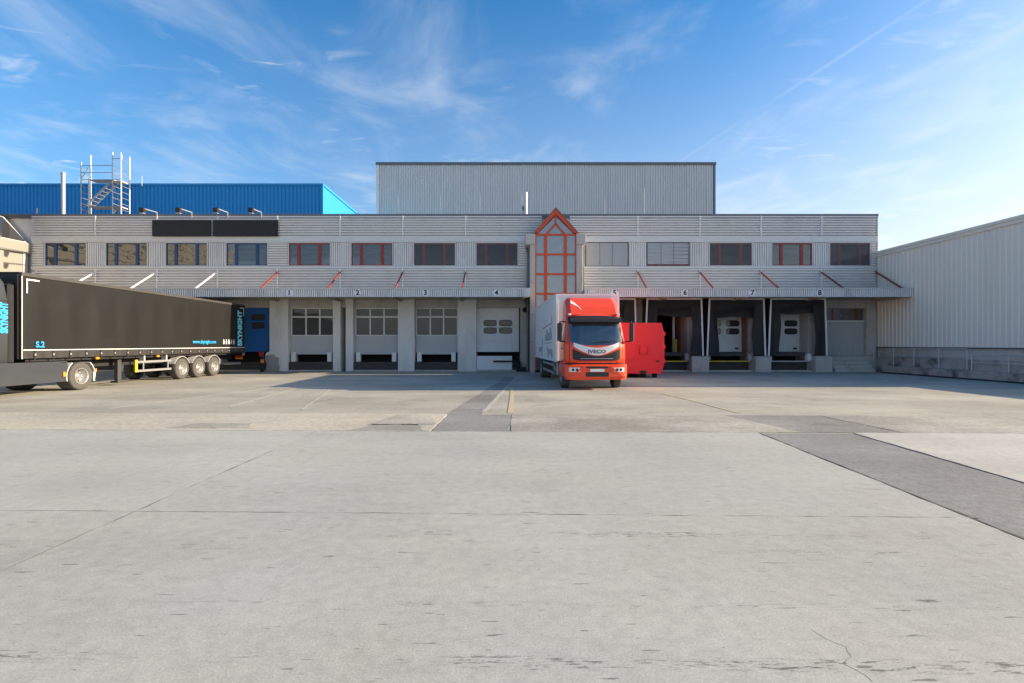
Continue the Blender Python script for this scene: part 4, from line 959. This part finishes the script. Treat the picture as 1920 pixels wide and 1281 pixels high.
for s_ in (-1, 1):
    hl = band('headlight', lens, min(s_*.62, s_*1.02), max(s_*.62, s_*1.02), lambda x: .67, lambda x: .83, .012, bmp, 8, 3, yfun=yb)
    for q in (.74, .88): 
        lt = MB().lathe([(0,.0),(0,.05),(.012,.045),(.012,0)], (0,0,0), 14); xx = s_*q
        lt.v = [(xx+b, yb(xx,.75)-.014-a, .75+c) for a, b, c in lt.v]; lt.build('bulb', black, hl)
    MB().bar((s_*.50, yb(.5,.9)-.02, .86), (s_*1.02, yb(1.0,.5)-.02, .44), .06, .03, (0,1,0)).build('bumper_crease', truckr, bmp)
    MB().box(s_*1.12, s_*1.16, -.85, -.12, .55, .95).build('step_panel', truckr, bt)
    MB().cbox(s_*1.09-.04, s_*1.09+.04, -1.05, -.2, .40, .52, .02).build('step', blackp, bt)
    # doors, windows, mirrors
    sw = MB().prism([(-1.2,1.75),(-.32,1.75),(-.32,2.45),(-1.0,2.45)], 'x', s_*1.055, s_*1.085); sw.v = [(v[0]-s_*(.095*(v[2]-1.7)-.045), v[1], v[2]) for v in sw.v]; sw.build('side_window', gl_veh, cab_)
    MB().box(s_*1.117, s_*1.13, -.62, -.48, 1.5, 1.55).build('door_handle', black, cab_)
    mr_ = MB().cbox(s_*1.34-.08, s_*1.34+.08, -1.52, -1.36, 1.80, 2.46, .03).build('mirror', blackp, bt)
    MB().box(s_*1.34-.065, s_*1.34+.065, -1.358, -1.352, 1.84, 2.44).build('mirror_glass', gl_veh, mr_)
    MB().tube((s_*1.06,-1.15,2.52),(s_*1.33,-1.44,2.50),.022,8).tube((s_*1.10,-1.2,1.78),(s_*1.33,-1.44,1.78),.022,8).tube((s_*1.33,-1.44,1.78),(s_*1.33,-1.44,2.5),.022,8).build('mirror_arm', blackp, mr_)
    MB().cbox(s_*.92-.05, s_*.92+.05, -1.18, -1.08, 2.76, 2.83, .01).build('roof_marker', lens, cab_)
# roof deflector with white swooshes
df = loft([[(x, y, 2.78) for x, y in ((-1.02,-.15),(-1.02,-.95),(-.85,-1.15),(.85,-1.15),(1.02,-.95),(1.02,-.15))],
           [(x, y, 3.10) for x, y in ((-1.0,-.13),(-1.0,-.72),(-.85,-.92),(.85,-.92),(1.0,-.72),(1.0,-.13))],
           [(x, y, 3.38) for x, y in ((-.97,-.12),(-.97,-.45),(-.82,-.60),(.82,-.60),(.97,-.45),(.97,-.12))],
           [(x, y, 3.47) for x, y in ((-.88,-.14),(-.88,-.36),(-.76,-.46),(.76,-.46),(.88,-.36),(.88,-.14))]]).build('roof_deflector', truckr, bt)
def dfy(z): return -1.15+.23*(z-2.78)/.32 if z < 3.1 else -.92+.32*(z-3.1)/.28
sw = [(-.80,3.36),(-.66,3.26),(-.52,3.10),(-.42,2.94),(-.55,3.08),(-.70,3.18),(-.82,3.24)]
MB().add([(x, dfy(z)-.012, z) for x, z in sw], [tuple(range(len(sw)))[::-1]]).build('white_swoosh', white, df)
# prints on the left flank of the box
fl = lambda pts, nm, m: MB().prism(pts, 'x', -1.2555, -1.2515).build(nm, m, bt)
for k in range(3): fl([(1.6+k*1.05,2.55-.05*k), (2.4+k*1.05,2.49-.05*k), (2.4+k*1.05,2.54-.05*k), (1.6+k*1.05,2.60-.05*k)], 'red_print', redink)
fl([(1.2,2.45),(1.4,2.45),(1.4,2.80),(1.3,2.95),(1.2,2.80)], 'grey_print', greyink)
fl([(1.3,1.85),(3.6,1.82),(3.6,2.1),(3.2,2.1),(3.2,2.32),(2.6,2.32),(2.6,2.18),(2.0,2.18),(2.0,2.40),(1.5,2.40),(1.5,2.2),(1.3,2.2)], 'grey_print', greyink)
fl([(1.3,1.76),(3.6,1.74),(3.6,1.70),(1.3,1.72)], 'grey_print', greyink)
fl([(4.6,1.1),(4.7,1.45),(4.5,1.7),(4.6,2.0),(4.85,1.85),(4.8,1.6),(5.4,1.55),(6.2,1.5),(6.3,1.1),(6.0,1.1),(5.9,1.3),(5.1,1.3),(5.0,1.1)], 'animal_print', greyink)
fl([(1.0,1.1),(1.1,1.42),(1.6,1.5),(2.4,1.46),(2.7,1.58),(2.95,1.5),(2.8,1.36),(2.6,1.1),(2.3,1.1),(2.2,1.24),(1.6,1.24),(1.5,1.1)], 'animal_print', greyink)

# ------------------------------------------------------------------ red compactor container
rc = thing('waste_container', 'bright red steel waste container standing at dock 5 behind the truck', 'container', (6.3, 25.2, 0))
x0, x1 = 5.0, PX(1246, 25.2); y0 = 25.2; z0, z1 = .22, PZ(605.5, 25.2)
c_ = .16
MB().prism([(x0+c_,z0),(x1-c_,z0),(x1-.02,z0+.45),(x1,z0+1.1),(x1-.02,z1-.5),(x1-c_*.9,z1),(x0+c_,z1),(x0,z1-.4),(x0,z0+.4)], 'y', y0, 29.6).build('shell', contr, rc)
MB().box(x0+.12, x1-.14, y0-.035, y0-.002, z0+.72, z0+.78).build('front_rib', contr, rc)
hx = PX(1205, y0)
hk = MB().box(hx-.18, hx+.18, y0-.07, y0-.003, 1.18, 1.25).prism([(hx-.18,1.26),(hx+.18,1.26),(hx+.14,1.52),(hx,1.62),(hx-.14,1.52)], 'y', y0-.11, y0-.003)
hk.build('pull_hook', contr, rc)
for s_ in (-1, 1):
    MB().bar((hx+s_*.24,y0-.05,1.2),(hx+s_*.28,y0-.05,1.62),.06).bar((hx+s_*.28,y0-.05,1.62),(hx+s_*.14,y0-.05,1.66),.05).build('hook_guard', contr, rc)
for z in (2.2, 1.55, .85): MB().cbox(x1-.06, x1+.05, y0-.03, y0+.16, z-.09, z+.09, .02).build('hinge', contr, rc)
MB().box(hx-.14, hx+.16, y0-.05, y0-.003, z0+.02, z0+.15).build('skid_pocket', blackp, rc)
MB().cbox(PX(1233,y0)-.07, PX(1233,y0)+.07, y0-.02, y0-.002, .80, .88, .005).build('drain_port', blackp, rc)
for x in (x0+.4, hx+.1, x1-.42): MB().tube((x-.10,y0+.35,.11),(x+.12,y0+.35,.11),.11,14).box(x-.14, x+.16, y0+.2, y0+.5, .2, .24).build('roller', black, rc)
# small litter stones give scale on the yard? none visible
